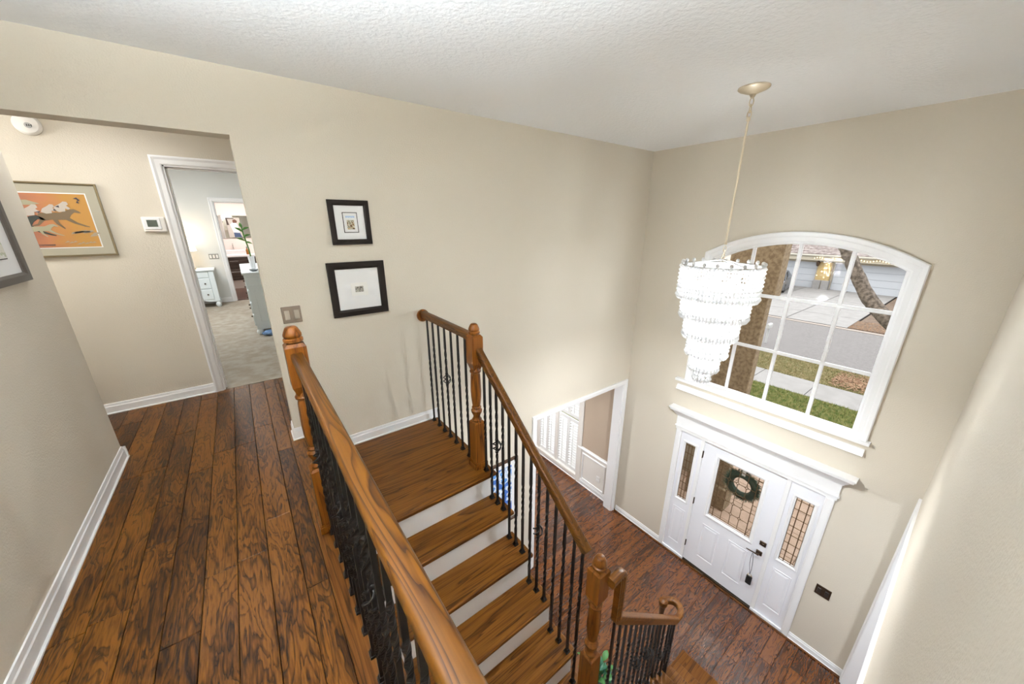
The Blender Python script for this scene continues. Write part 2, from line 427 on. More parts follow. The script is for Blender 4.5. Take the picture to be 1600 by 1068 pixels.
# bedroom doorway (door_2) and bathroom doorway (door_3)
def frame_door(name, x0, x1, z0, z1, y, depth, lbl):
    t = thing(name, ((x0 + x1) / 2, y, z0), lbl, kind=S)
    casing('casing', [(x1, y, z0), (x1, y, z1), (x0, y, z1), (x0, y, z0)], (0, -1, 0), .068, parent=t)
    bm = B(); box(bm, x0, x0 + .012, y, y + depth, z0, z1); box(bm, x1 - .012, x1, y, y + depth, z0, z1); box(bm, x0, x1, y, y + depth, z1 - .012, z1)
    box(bm, x0 + .012, x0 + .024, y + .05, y + .085, z0, z1 - .012); box(bm, x0, x1, y + .05, y + .085, z1 - .024, z1 - .012)
    add('jamb', bm, M['white'], t)
    return t


frame_door('door_2', -4.858, -4.10, ZU, 5.253, 1.448, .122, 'white cased doorway from hall to bedroom')
frame_door('door_3', -4.70, -3.98, ZU, 5.215, 6.867, .123, 'white cased doorway from bedroom to bathroom')
baseboard('baseboard_bedroom', [(-4.77, 6.867, ZU), (-7.2, 6.867, ZU)])
# cased opening to the dining room
t = thing('trim_1', (-1, 0, 0), 'white cased opening into the dining room', kind=S)
casing('casing', [(-.105, 0, 0), (-.105, 0, 2.44), (-1.88, 0, 2.44), (-1.88, 0, 0)], (0, -1, 0), .068, parent=t)
bm = B(); box(bm, -.118, -.105, 0, .15, 0, 2.44); box(bm, -1.88, -1.867, 0, .15, 0, 2.44); box(bm, -1.88, -.105, 0, .15, 2.427, 2.44)
add('jamb', bm, M['white'], t)
# cased opening in the right wall
t = thing('trim_2', (-1.5, -3.106, 0), 'white cased opening low in the right wall', kind=S)
casing('casing', [(-2.9, -3.106, 0), (-2.9, -3.106, 2.40), (-.085, -3.106, 2.40), (-.085, -3.106, 0)], (0, 1, 0), .055, .014, parent=t)
bm = B(); box(bm, -.097, -.085, -3.24, -3.106, 0, 2.40); box(bm, -2.9, -2.888, -3.24, -3.106, 0, 2.40); box(bm, -2.9, -.085, -3.24, -3.106, 2.388, 2.40)
add('jamb', bm, M['white'], t)

# ------------------------------------------------------------------ arched window
w = thing('window_1', (0, YC, 2.8), 'large arched white window with twelve panes over the entry door', kind=S)
def arcpts(r, half, x, n=18, zb=None):
    p = [(x, YC - half + 2 * half * i / n, arch(r, YC - half + 2 * half * i / n)) for i in range(n + 1)]
    if zb is not None: p = [(x, YC - half, zb)] + p + [(x, YC + half, zb)]
    return p
pr = [(0, 0), (0, .012), (.012, .018), (.05, .020), (.062, .028), (.092, .032), (.1, .026), (.1, 0)]
bm = B(); sweep(bm, arcpts(RIN, .80, 0, 20, 2.78)[::-1], pr, (-1, 0, 0))
add('casing', bm, M['white'], w)
bm = B()
pa = arcpts(RIN, .80, 0, 20, 2.80)
sweep(bm, pa[::-1], [(-.001, .004), (-.001, -.15), (-.012, -.15), (-.012, .004)], (-1, 0, 0))
add('jamb', bm, M['white'], w)
bm = bbox(-.001, .155, -2.559, -.961, 2.778, 2.808, 0); box(bm, -.062, -.001, -2.685, -.755, 2.778, 2.808); add('sill', bm, M['white'], w)
bm = B(); sweep(bm, [(0, -2.665, 2.715), (0, -.775, 2.715)], [(0, 0), (-0.0, .018), (0.02, .022), (.032, .034), (.05, .036), (.063, .050), (.063, 0)], (-1, 0, 0))
add('apron', bm, M['white'], w)
XG = .10
bm = B(); sweep(bm, arcpts(RIN, .788, XG, 20) + [(XG, YC + .788, 2.80), (XG, YC - .788, 2.80)], [(.0, -.025), (.0, .02), (.024, .012), (.024, -.025)], (-1, 0, 0), closed=True)
add('sash', bm, M['white'], w)
yv = [-2.159, -1.745, -1.331]; zh = [3.424, 4.022]
HG = .765
def gz(y): return arch(RIN - .030, y)
for y in yv:
    add('muntin', bbox(XG - .016, XG + .012, y - .017, y + .017, 2.83, gz(y) + .01, .004), M['white'], w)
for z in zh:
    add('muntin', bbox(XG - .0185, XG + .0135, YC - HG, YC + HG, z - .017, z + .017, .004), M['white'], w)
yc = [YC - HG] + yv + [YC + HG]; zc = [2.825] + zh + [None]
for a, c in zip(yc, yc[1:]):
    for j in range(3):
        bm = B(); z0 = zc[j]; z1 = zc[j + 1]
        if z1: q = [(XG, a, z0), (XG, c, z0), (XG, c, z1), (XG, a, z1)]
        else:
            n = 6; q = [(XG, a, z0), (XG, c, z0)] + [(XG, c + (a - c) * i / n, gz(c + (a - c) * i / n)) for i in range(n + 1)]
        prism(bm, q, (.004, 0, 0)); add('pane', bm, M['glass'], w)

# ------------------------------------------------------------------ entry door with sidelights
d = thing('door_1', (0, -1.72, 0), 'white entry door unit with leaded glass sidelights and crown header', kind=S)
# crown header: stacked mouldings along y
hp = [(0, 2.062), (.022, 2.062), (.022, 2.10), (.034, 2.106), (.034, 2.122), (.024, 2.13), (.024, 2.262), (.036, 2.27), (.040, 2.285),
      (.056, 2.305), (.076, 2.335), (.096, 2.352), (.104, 2.358), (.104, 2.378), (.118, 2.384), (.118, 2.40), (0, 2.40)]
bm = B()
def hdr(bm, y0, y1, lo, hi, dx):
    # returned ends: profile also steps outwards at both ends
    prev = None
    P = [p for p in hp if lo <= p[1] <= hi]
    rings = []
    for o_, z in P:
        e = o_ - .022
        rings.append([(-o_, y0 - e, z), (-o_, y1 + e, z), (0, y1 + e, z), (0, y0 - e, z)])
    vs = [[bm.verts.new(p) for p in r] for r in rings]
    for A, C_ in zip(vs, vs[1:]):
        for k in range(4): bm.faces.new((A[k], A[(k + 1) % 4], C_[(k + 1) % 4], C_[k]))
    bm.faces.new(vs[0]); bm.faces.new(vs[-1])
hdr(bm, -2.60, -.852, 2.062, 2.40, 0)
add('crown_header', bm, M['white'], d)
for s, (a, c) in enumerate(((-.935, -.862), (-2.588, -2.515))):
    bm = bbox(-.02, .0, a, c, 0, 2.064, .004); box(bm, -.026, -.02, a + .012, c - .012, .12, 2.05)
    add('casing', bm, M['white'], d)
for a, c in ((-1.257, -1.215), (-2.217, -2.173)):
    add('mullion', bbox(-.012, .10, a, c, 0, 2.064, .003), M['white'], d)
add('threshold', bbox(-.012, .12, -2.173, -1.257, 0.0, .024, .004), M['bronze'], d)
add('shoe_moulding', bbox(-.050, -.022, -3.09, -.03, 0, .016, .006), M['edge'], d)
add('base_rail', bbox(-.02, .0, -1.257, -.92, 0, .045, .003), M['doorwhite'], d)
add('base_rail', bbox(-.02, .0, -2.53, -2.173, 0, .045, .003), M['doorwhite'], d)
add('sweep', bbox(-.004, .0, -2.171, -1.259, .02, .04, 0), M['black'], d)


def rects_ring(bm, y0, y1, z0, z1, prof, x=0):
    """picture-frame moulding round a rectangle in the plane x; prof (inward, towards room)."""
    sweep(bm, [(x, y1, z0), (x, y1, z1), (x, y0, z1), (x, y0, z0)], prof, (-1, 0, 0), closed=True)


def leaf_slab(x0, x1, y0, y1, z0, z1, hole):
    return wall_mesh('x', x0, x1, y0, y1, z0, z1, [hole])


def panel(parent, y0, y1, z0, z1, x=0.0):
    bm = B()
    rects_ring(bm, y0, y1, z0, z1, [(0, -.004), (0, .004), (-.007, .0065), (-.016, .002), (-.024, -.004)][::1], x)
    v = [bm.verts.new((x - .006, yy, zz)) for yy, zz in ((y0 + .045, z0 + .045), (y1 - .045, z0 + .045), (y1 - .045, z1 - .045), (y0 + .045, z1 - .045))]
    u = [bm.verts.new((x - .0005, yy, zz)) for yy, zz in ((y0 + .026, z0 + .026), (y1 - .026, z0 + .026), (y1 - .026, z1 - .026), (y0 + .026, z1 - .026))]
    bm.faces.new(v)
    for k in range(4): bm.faces.new((u[k], u[(k + 1) % 4], v[(k + 1) % 4], v[k]))
    add('raised_panel', bm, M['doorwhite'], parent)


M['came'] = mat('dark_brass_came', (.16, .10, .05), .4, .7)
M['bevel'] = mat('beveled_glass', (1, 1, 1), .1)
N, L, b = nodes(M['bevel'])
tr = N.new('ShaderNodeBsdfTransparent'); tr.inputs[0].default_value = (.93, .94, .93, 1)
gl = N.new('ShaderNodeBsdfGlossy'); gl.inputs['Roughness'].default_value = .12
mx = N.new('ShaderNodeMixShader'); mx.inputs[0].default_value = .08
L.new(tr.outputs[0], mx.inputs[1]); L.new(gl.outputs[0], mx.inputs[2]); L.new(mx.outputs[0], N['Material Output'].inputs[0])


def bar(bm, x, y0, z0, y1, z1, w=.004):
    a, c = Vector((x, y0, z0)), Vector((x, y1, z1)); t_ = (c - a).normalized(); n_ = t_.cross(Vector((1, 0, 0))) * w
    prism(bm, [a - n_, a + n_, c + n_, c - n_], (-.006, 0, 0))


# leaf
LY0, LY1 = -2.171, -1.259
leaf = add('door_leaf', leaf_slab(0.0, .045, LY0, LY1, .04, 2.03, (-1.985, -1.452, .985, 1.905)), M['doorwhite'], d)
GY0, GY1, GZ0, GZ1 = -1.985, -1.452, .985, 1.905
bm = B(); rects_ring(bm, GY0, GY1, GZ0, GZ1, [(.0, .0), (.004, .012), (.016, .016), (.03, .010), (.034, 0)])
rects_ring(bm, GY0, GY1, GZ0, GZ1, [(0, 0), (0, -.04), (-.014, -.02), (-.012, 0)])
add('lite_frame', bm, M['white'], leaf)
bm = B(); box(bm, .020, .024, GY0, GY1, GZ0, GZ1); add('glass_pane', bm, M['bevel'], leaf)
bm = B(); X = .019; a0, a1 = GY0 + .014, GY1 - .014; b0, b1 = GZ0 + .014, GZ1 - .014
for yy in (a0, a1, a0 + .052, a1 - .045): bar(bm, X, yy, b0, yy, b1, .0045)
for zz in (b0, b1, b0 + .03, b1 - .045): bar(bm, X, a0, zz, a1, zz, .0035)
nx = 4; dy = (a1 - a0 - .097) / nx; yi0 = a0 + .052
zr = [b0 + .03 + .80 * i / 5 for i in range(6)]
for i in range(1, nx):
    yy = yi0 + dy * i
    prevz = b0 + .03
    for k, zz in enumerate(zr[1:5]):
        s = .020
        for (p, q) in (((-s, 0), (0, s)), ((0, s), (s, 0)), ((s, 0), (0, -s)), ((0, -s), (-s, 0))): bar(bm, X, yy + p[0], zz + p[1], yy + q[0], zz + q[1], .003)
        bar(bm, X, yy, prevz, yy, zz - s, .0032); prevz = zz + s
    bar(bm, X, yy, prevz, yy, b1 - .045, .0032)
for zz in zr[1:5]:
    pts = [yi0] + [yi0 + dy * i for i in range(1, nx)] + [a1 - .045]
    for i, (p, q) in enumerate(zip(pts, pts[1:])):
        bar(bm, X, p + (.02 if i else 0), zz, q - (.02 if i < nx - 1 else 0), zz, .0028)
for zz in [b0 + .12 * k for k in range(1, 8)]:
    bar(bm, X, a0, zz, a0 + .052, zz, .0028); bar(bm, X, a1 - .045, zz, a1, zz, .0028)
add('leaded_came', bm, M['came'], leaf)
for (p, q) in ((-1.655, -1.425), (-2.000, -1.770)): panel(leaf, p, q, .235, .815)
for zz in (1.85, 1.09, .33):
    bm = bbox(-.012, .004, -1.266, -1.250, zz - .05, zz + .05, .002); lathe(bm, [(.0055, -.055), (.0055, .055)], (-.013, -1.258, zz), 8)
    add('hinge', bm, M['bronze'], leaf)
bm = bbox(-.012, 0, -2.158, -2.088, 1.022, 1.088, .004); add('deadbolt', bm, M['bronze'], leaf)
bm = bbox(-.018, -.012, -2.140, -2.108, 1.048, 1.062, .002); add('thumb_turn', bm, M['bronze'], leaf)
bm = bbox(-.012, 0, -2.142, -2.076, .868, .935, .004); lathe(bm, [(.012, -.055), (.014, -.012)], (0, -2.108, .902), 12, 'x')
tube(bm, [(-.05, -2.112, .902), (-.054, -2.06, .902), (-.056, -1.985, .900)], [.010, .008, .006], 8)
add('lever_handle', bm, M['bronze'], leaf)
# sidelights
for n_, (y0, y1) in enumerate(((-1.215, -.935), (-2.515, -2.217))):
    gy0, gy1, gz0, gz1 = (y0 + .062, y1 - .070, .975, 1.905) if n_ == 0 else (y0 + .055, y1 - .068, .965, 1.885)
    sl = add('sidelight', leaf_slab(0.004, .045, y0, y1, 0.018, 2.06, (gy0, gy1, gz0, gz1)), M['doorwhite'], d)
    bm = B(); rects_ring(bm, gy0, gy1, gz0, gz1, [(0, 0), (.004, .010), (.014, .013), (.024, .008), (.028, 0)], .004)
    rects_ring(bm, gy0, gy1, gz0, gz1, [(0, 0), (0, -.04), (-.010, -.02), (-.008, 0)], .004)
    add('lite_frame', bm, M['white'], sl)
    bm = B(); box(bm, .020, .024, gy0, gy1, gz0, gz1); add('glass_pane', bm, M['bevel'], sl)
    bm = B(); p0, p1, q0, q1 = gy0 + .01, gy1 - .01, gz0 + .01, gz1 - .01
    for yy in (p0, p1, p0 + .04, p1 - .045): bar(bm, X, yy, q0, yy, q1, .0045)
    for k in range(8):
        zz = q0 + .03 + (q1 - q0 - .06) * k / 7; bar(bm, X, p0, zz, p1, zz, .0035)
    for zz in (q0, q1): bar(bm, X, p0, zz, p1, zz, .004)
    add('leaded_came', bm, M['came'], sl)
    panel(sl, y0 + .048, y1 - .055, .20, .82, .004)

# wreath outside, against the glass
wr = thing('wreath', (.09, -1.745, 1.655), 'dark green evergreen wreath hanging outside the entry door glass', 'wreath')
M['needle'] = bumpy(mat('evergreen_needles', (.018, .062, .030), .6), 40, .3, .002, 2, (.030, .10, .060))
bm = B(); rnd = random.Random(3)
for i in range(900):
    a = rnd.uniform(0, 2 * math.pi); r0 = .145 + rnd.uniform(-.035, .035); L_ = rnd.uniform(.06, .10)
    c0 = Vector((.085 + rnd.uniform(-.02, .02), -1.745 + r0 * math.cos(a), 1.63 + r0 * math.sin(a)))
    dirv = Vector((rnd.uniform(-.5, .4), math.cos(a + .7) * rnd.uniform(.1, 1), math.sin(a + .7) * rnd.uniform(.1, 1))).normalized()
    s_ = dirv.cross(Vector((rnd.random(), rnd.random(), rnd.random()))).normalized() * .007
    v = [bm.verts.new(c0 - s_), bm.verts.new(c0 + s_), bm.verts.new(c0 + dirv * L_)]
    bm.faces.new(v)
for v in bm.verts: v.co.x = max(v.co.x, .05)
add('foliage', bm, M['needle'], wr, kind='stuff')
bm = B(); tube(bm, [(.085, -1.745 + .145 * math.cos(2 * math.pi * k / 24), 1.63 + .145 * math.sin(2 * math.pi * k / 24)) for k in range(24)], .045, 8, True)
add('ring', bm, mat('dark_green_core', (.012, .035, .02), .8), wr)
bm = bbox(.046, .049, -1.765, -1.725, 1.78, 2.02, 0); add('ribbon', bm, M['offwhite'], wr)

# keys hanging from the lever
kf = thing('key_fob', (-.06, -2.09, .42), 'black car key fob on a strap hanging from the door lever', 'keys')
bm = bbox(-.068, -.046, -2.125, -2.060, .40, .54, .014, 3); add('fob', bm, M['black'], kf)
bm = B()
tube(bm, [(-.055, -2.088, .556), (-.055, -2.078, .62), (-.058, -2.062, .70), (-.058, -2.055, .80), (-.058, -2.058, .885), (-.058, -2.068, .889)], .003, 6)
tube(bm, [(-.055, -2.088, .556), (-.057, -2.094, .64), (-.06, -2.088, .75), (-.06, -2.072, .86), (-.058, -2.068, .889)], .003, 6)
add('strap', bm, mat('grey_strap', (.10, .10, .13), .6), kf)
bm = B(); tube(bm, [(-.056 + .004 * math.cos(a * .5), -2.090 + .017 * math.cos(a), .553 + .017 * math.sin(a)) for a in [2 * math.pi * k / 14 for k in range(14)]], .0025, 6, True)
box(bm, -.06, -.056, -2.118, -2.104, .505, .555); box(bm, -.055, -.05, -2.078, -2.066, .50, .55)
add('key_ring', bm, M['brass'], kf)

# ------------------------------------------------------------------ staircase
st = thing('staircase', (-3.8, -1.6, 0), 'oak tread staircase with white risers between gallery and entry hall', 'staircase')
def tread(x0, x1, y0, y1, z, m=M['oakx'], th=.03):
    return add('tread', bbox(-(x1 - x0) / 2, (x1 - x0) / 2, -(y1 - y0) / 2, (y1 - y0) / 2, -th, 0, .008, 2), m, st, ((x0 + x1) / 2, (y0 + y1) / 2, z))
XL = -4.283
# landing by the wall: board strips
lb = [0, Y0]
for a, c in zip(lb, lb[1:]): tread(XL, XS - .06 if False else XS, c + (.0 if c == Y0 else .0008), a, ZL)
for i in range(1, 5):
    zt = ZL - RI * i; tread(XL, XS, Y0 - RUN * i, Y0 - RUN * (i - 1) + .03, zt)
for i in range(5):
    zt = ZL - RI * i; yy = Y0 - RUN * i + .024
    add('riser', bbox(XL, XS - .022, yy, yy + .016, zt - RI, zt - .03, 0), M['white'], st)
add('riser', bbox(XL - .016, XL, -1.05, 0, ZL, ZU - .04, 0), M['white'], st)
# lower landing
XN = -3.19
for k, (a, c) in enumerate(((-1.925, -2.22), (-2.22, -2.52), (-2.52, -2.82), (-2.82, -3.10))):
    tread(XL, XN, c, a, Z2)
# lower flight towards the entry door
RI2 = Z2 / 9
xn = [XN] + [-3.22 + .2314 * k for k in range(1, 8)] + [-1.30]
xn = xn[:9]
def yo(x_): return -2.10 + .09 * max(0, min(1, (x_ + 3.1) / 1.6))   # open side, slightly flared
for j in range(1, 9):
    zt = Z2 - RI2 * j; xa = xn[j - 1] - .03; xb = xn[j]
    if j == 8: xb = -1.30
    tread(xa, xb, -3.10, yo(xb) + (.0 if j < 8 else .07), zt)
M['oaky2'] = M['oaky']
for j in range(9):
    zt = Z2 - RI2 * j; xx = xn[j] if j < 8 else -1.30
    add('riser', bbox(xx - .04, xx - .026, -3.10, yo(xx) - .022, max(0, zt - RI2), zt - .03, 0), M['white'], st)
# closed side walls under both flights (stepped outlines)
bm = B(); pts = [(XS - .03, -.003, 0), (XS - .03, -.003, ZL - .03), (XS - .03, Y0 + .03, ZL - .03)]
for i in range(1, 6):
    pts += [(XS - .03, Y0 + .03 - RUN * (i - 1), ZL - RI * i - .03), (XS - .03, Y0 + .03 - RUN * i, ZL - RI * i - .03)]
pts[-1] = (XS - .03, -1.96, pts[-1][2]); pts += [(XS - .03, -1.96, 0)]
prism(bm, pts, (-.06, 0, 0)); add('stringer', bm, M['white'], st)
bm = B(); pts = [(XN - .05, -2.14, 0), (XN - .05, -2.14, Z2 - .03)]
for j in range(1, 9):
    xa = xn[j - 1] - .03; zt = Z2 - RI2 * j - .03; pts += [(xa, -2.14, zt), (xn[j] - .03, -2.14, zt)]
pts += [(pts[-1][0], -2.14, 0)]
prism(bm, pts, (0, -.05, 0)); add('stringer', bm, M['white'], st)

# ------------------------------------------------------------------ railings
def turned_newel(h, hw=.044):
    """box newel with a turned middle and a mushroom cap; h = total height."""
    bm = B(); q = h / 1.175
    def sq(z0, z1, w0, w1):
        v = [bm.verts.new((sx * w_, sy * w_, z)) for z, w_ in ((z0, w0), (z1, w1)) for sx, sy in ((-1, -1), (1, -1), (1, 1), (-1, 1))]
        for k in range(4): bm.faces.new((v[k], v[(k + 1) % 4], v[4 + (k + 1) % 4], v[4 + k]))
        bm.faces.new(v[3::-1]); bm.faces.new(v[4:])
    z1, z2, z3 = .405 * q, .855 * q, 1.088 * q
    sq(0, z1 - .012, hw, hw); sq(z1 - .012, z1, hw, hw * .8)
    lathe(bm, [(hw * .78, z1), (hw * .86, z1 + .012), (hw * .62, z1 + .028), (hw * .60, z1 + .045), (hw * .92, z1 + .075), (hw * .95, z1 + .09), (hw * .7, z1 + .105),
               (hw * .82, z1 + .115), (hw * .66, z1 + .127), (hw * .72, z1 + .14), (hw * .86, z1 + .20), (hw * .90, z1 + .25), (hw * .80, z2 - .075),
               (hw * .72, z2 - .058), (hw * .92, z2 - .05), (hw * .95, z2 - .04), (hw * .8, z2 - .03), (hw * .75, z2)], n=20)
    sq(z2 - .03, z2 + .02, hw * .62, hw); sq(z2 + .02, z3 - .015, hw, hw); sq(z3 - .015, z3, hw, hw * .74)
    lathe(bm, [(hw * .72, z3 - .002), (hw * .72, z3 + .005), (hw * .95, z3 + .009), (hw * .95, z3 + .020), (hw * .78, z3 + .026), (hw * .88, z3 + .032), (hw * .88, z3 + .042), (hw * .78, z3 + .054), (hw * .60, z3 + .071), (hw * .45, z3 + .077), (.0001, z3 + .079)], n=20)
    return bm


def newel(parent, x, y, z, h, m=None):
    o = add('newel_post', turned_newel(h), m or M['oakz'], parent, (x, y, z), smooth=True)
    bm = B(); s = .055
    for a, c in ((0, .045), (.045, .055)):
        k = s if a == 0 else s - .006
        box(bm, -k, k, -k, k, a, c)
    add('base_shoe', bm, m or M['oakz'], o, (x, y, z))
    return o


BARS = {}
def bar_mesh(h, kind):
    key = (round(h, 2), kind)
    if key in BARS: return BARS[key]
    h = key[0]; s = .0068; bm = B(); seq = []
    if kind == 'single': tw = [(h * .30, h * .62, 3.0)]
    elif kind == 'double': tw = [(h * .14, h * .36, 2.0), (h * .56, h * .78, 2.0)]
    else: tw = [(h * .20, h * .48, 2.5), (h * .62, h * .82, 1.5)]
    ang = 0; zs = [(0, 0)]
    for a, c, turns in tw:
        n = int(turns * 8)
        for i in range(n + 1): zs.append((a + (c - a) * i / n, ang + turns * math.pi * i / n))
        ang += turns * math.pi
    zs.append((h, ang)); rings = []
    tws = [(a, c) for a, c, _ in tw]
    for z, an in zs:
        k = s * (1.12 if any(a - .001 <= z <= c + .001 for a, c in tws) else 1)
        rings.append([bm.verts.new((k * 1.414 * math.cos(an + math.pi / 4 + math.pi / 2 * j), k * 1.414 * math.sin(an + math.pi / 4 + math.pi / 2 * j), z)) for j in range(4)])
    for A, C_ in zip(rings, rings[1:]):
        for j in range(4): bm.faces.new((A[j], A[(j + 1) % 4], C_[(j + 1) % 4], C_[j]))
    bm.faces.new(rings[0][::-1]); bm.faces.new(rings[-1])
    bmesh.ops.recalc_face_normals(bm, faces=bm.faces[:])
    me = bpy.data.meshes.new('baluster'); bm.to_mesh(me); bm.free(); me.materials.append(M['iron']); BARS[key] = me
    return me


def mk(bm, name, m, smooth=False):
    bmesh.ops.recalc_face_normals(bm, faces=bm.faces[:])
    me = bpy.data.meshes.new(name); bm.to_mesh(me); bm.free(); me.materials.append(m)
    if smooth: me.polygons.foreach_set('use_smooth', [True] * len(me.polygons))
    return me
bm = B(); v = box(bm, -.016, .016, -.016, .016, 0, .012); v2 = box(bm, -.0125, .0125, -.0125, .0125, .012, .030)
for q in v2:
    if q.co.z > .02: q.co.x *= .8; q.co.y *= .8
SHOE = mk(bm, 'shoe', M['iron'])
bm = B()
for k in range(4):
    pts = []
    for i in range(11):
        tt = i / 10; a = k * math.pi / 2 + tt * math.pi * 1.15; r_ = .030 * math.sin(math.pi * tt) ** .8 + .003
        pts.append((r_ * math.cos(a), r_ * math.sin(a), -.045 + .09 * tt))
    tube(bm, pts, .0042, 5)
lathe(bm, [(.008, -.062), (.013, -.055), (.013, -.047), (.008, -.040)], n=8); lathe(bm, [(.008, .040), (.013, .047), (.013, .055), (.008, .062)], n=8)
BASKET = mk(bm, 'basket', M['iron'], True)


def baluster(parent, x, y, z0, z1, kind, bz=.55):
    o = add('baluster', bar_mesh(z1 - z0, kind), None, parent, (x, y, z0))
    add('shoe', SHOE, None, o, (x, y, z0))
    if kind == 'basket': add('basket', BASKET, None, o, (x, y, z0 + (z1 - z0) * bz))
    return o


# rail profile: u up, v sideways; top at u = 0
RPROF = [(0, -.016), (0, .016), (-.003, .022), (-.010, .026), (-.028, .026), (-.033, .022), (-.042, .022), (-.046, .018), (-.058, .018),
         (-.058, -.018), (-.046, -.018), (-.042, -.022), (-.033, -.022), (-.028, -.026), (-.010, -.026), (-.003, -.022)]
KIND = ['single', 'double', 'single', 'basket']

# --- gallery railing along the hallway
XG_, ZG = -4.356, 4.215
g = thing('gallery_railing', (XG_, -2, ZU), 'level oak railing with black iron balusters along the gallery edge', 'railing')
newel(g, XG_, -1.085, ZU, 1.172)
bm = B(); sweep(bm, [(0, -1.0, 0), (0, 1.0, 0)], RPROF, (1, 0, 0))
for v in bm.verts: pass
add('handrail', bm, M['oaky'], g, (XG_, -2.10, ZG), smooth=True)
add('base_board', bbox(-4.43, -4.285, -3.106, -1.03, ZU - .012, ZU + .006, .003), M['edge'], g)
add('fascia_nosing', bbox(-4.30, -4.27, -3.106, -1.03, ZU - .045, ZU - .010, .006), M['edge'], g)
for i in range(18):
    baluster(g, XG_, -1.156 - .1041 * i - (.02 if False else 0), ZU + .006, ZG - .062, ('double', 'basket', 'single', 'double')[i % 4])

# --- landing and stair railing
XR = -3.255
s = thing('stair_railing', (XR, -1.5, ZL), 'sloped oak stair railing with black iron balusters and two newel posts', 'railing')
newel(s, -3.268, -.895, ZL, 1.175)
bm = B(); lathe(bm, [(.052, -.022), (.056, -.016), (.056, -.008), (.046, 0)], (0, 0, 0), 24, 'y')
add('rosette', bm, M['oakz'], s, (-3.268, 0, 4.005), smooth=True)
bm = B(); sweep(bm, [(0, -.855, 0), (0, -.015, 0)], RPROF, (1, 0, 0))
add('handrail', bm, M['oaky'], s, (-3.268, 0, 4.048), smooth=True)
for i in range(7):
    baluster(s, -3.255 - .002 * i, -.060 - .1155 * i, ZL, 3.985, ('single', 'double', 'single', 'basket', 'single', 'double', 'single')[i])
# sloped rail
ZT0, ZT1, YR0, YR1 = 3.955, 3.085, -.935, -2.03
def railtop(y): return ZT0 + (y - YR0) / (YR1 - YR0) * (ZT1 - ZT0)
bm = B(); sweep(bm, [(0, YR1, ZT1), (0, YR0, ZT0)], RPROF, (1, 0, 0))
add('handrail', bm, M['oaky'], s, (XR, 0, 0), smooth=True)
ky = [(-.99, 0), (-1.065, 1), (-1.140, 1), (-1.215, 1), (-1.288, 2), (-1.366, 2), (-1.444, 2), (-1.525, 3), (-1.605, 3), (-1.684, 3), (-1.762, 4), (-1.842, 4), (-1.920, 4), (-1.985, 5)]
for i, (yy, k) in enumerate(ky):
    zt = ZL - RI * k if k < 5 else Z2
    baluster(s, XR, yy, zt, railtop(yy) - .055, 'basket' if i in (2, 8) else ('single', 'double')[i % 2], .52)
newel(s, -3.232, -2.085, Z2, 1.175)
# gooseneck drop, sloped run and turnout of the lower rail
P0, P1 = Vector((-3.155, -2.145)), Vector((-1.93, -2.05)); dirp = (P1 - P0).normalized()
gx = (dirp.x, dirp.y, 0); NN = Vector((0, 0, 1)).cross(Vector(gx)) * 1
def rp(t_, z): return (P0.x + dirp.x * t_, P0.y + dirp.y * t_, z)
Lr = (P1 - P0).length
def arc_path(p_list, r, n=5):
    out = [p_list[0]]
    for i in range(1, len(p_list) - 1):
        a, b_, c = [Vector(p_list[k]) for k in (i - 1, i, i + 1)]
        u, w_ = (a - b_).normalized(), (c - b_).normalized(); half = u.angle(w_) / 2; dd = r / math.tan(half)
        p, q = b_ + u * dd, b_ + w_ * dd
        for k in range(n + 1):
            f = k / n; out.append(tuple((p * (1 - f) + b_ * f) * (1 - f) + (b_ * (1 - f) + q * f) * f))
    return out + [p_list[-1]]
path = arc_path([rp(-.05, 2.955), rp(.06, 2.955), rp(.06, 2.585), rp(Lr - .03, 1.435), rp(Lr + .04, 1.415)], .04)
CPROF = [(u + .029, v) for u, v in RPROF]
bm = B(); sweep(bm, [(p[0], p[1], p[2] - .029) for p in path], [(-u, v) for u, v in CPROF] if False else CPROF, NN * -1)
add('handrail', bm, M['oakx'], s, smooth=True)
# turnout: curls left to the volute newel
bm = B(); e = Vector(rp(Lr + .035, 1.386)); pts = []
cc = e + Vector((-dirp.y, dirp.x, 0)) * .080; a0_ = math.atan2(e.y - cc.y, e.x - cc.x)
for k in range(15):
    a = a0_ + math.pi * 1.02 * k / 14; pts.append((cc.x + .080 * math.cos(a) * 1.25, cc.y + .080 * math.sin(a), 1.386))
sweep(bm, pts, [(v, u) for u, v in CPROF], (0, 0, 1))
add('volute', bm, M['oakx'], s, smooth=True)
ve = pts[-2]
bm = B(); lathe(bm, [(.001, 1.421), (.026, 1.419), (.038, 1.411), (.040, 1.385), (.038, 1.360), (.032, 1.351), (.030, 1.347)][::-1], (ve[0], ve[1], 0), 20)
add('volute_cap', bm, M['oakx'], s, smooth=True)
bm = B(); zb = RI2
lathe(bm, [(.034, zb), (.036, zb + .06), (.03, zb + .09), (.034, zb + .11), (.026, zb + .14), (.034, zb + .28), (.030, zb + .5), (.022, zb + .92), (.028, zb + .94), (.022, zb + .96), (.020, zb + 1.0), (.028, 1.349)], (ve[0], ve[1], 0), 16)
add('newel_post', bm, mat('dark_stained_oak', (.10, .04, .014), .35), s, smooth=True)
for i, tt in enumerate([.052 + .080 * k for k in range(12)] + [1.045, 1.115, 1.185]):
    p = rp(tt, 0); j = sum(1 for q in xn[:8] if p[0] > q); zt = Z2 - RI2 * j
    zr_ = 2.585 + (1.435 - 2.585) * (tt - .06) / (Lr - .09)
    baluster(s, p[0], p[1], zt, zr_ - .068, 'basket' if i in (5, 7, 8, 11) else ('single', 'double')[i % 2], .50 if i % 2 else .58)

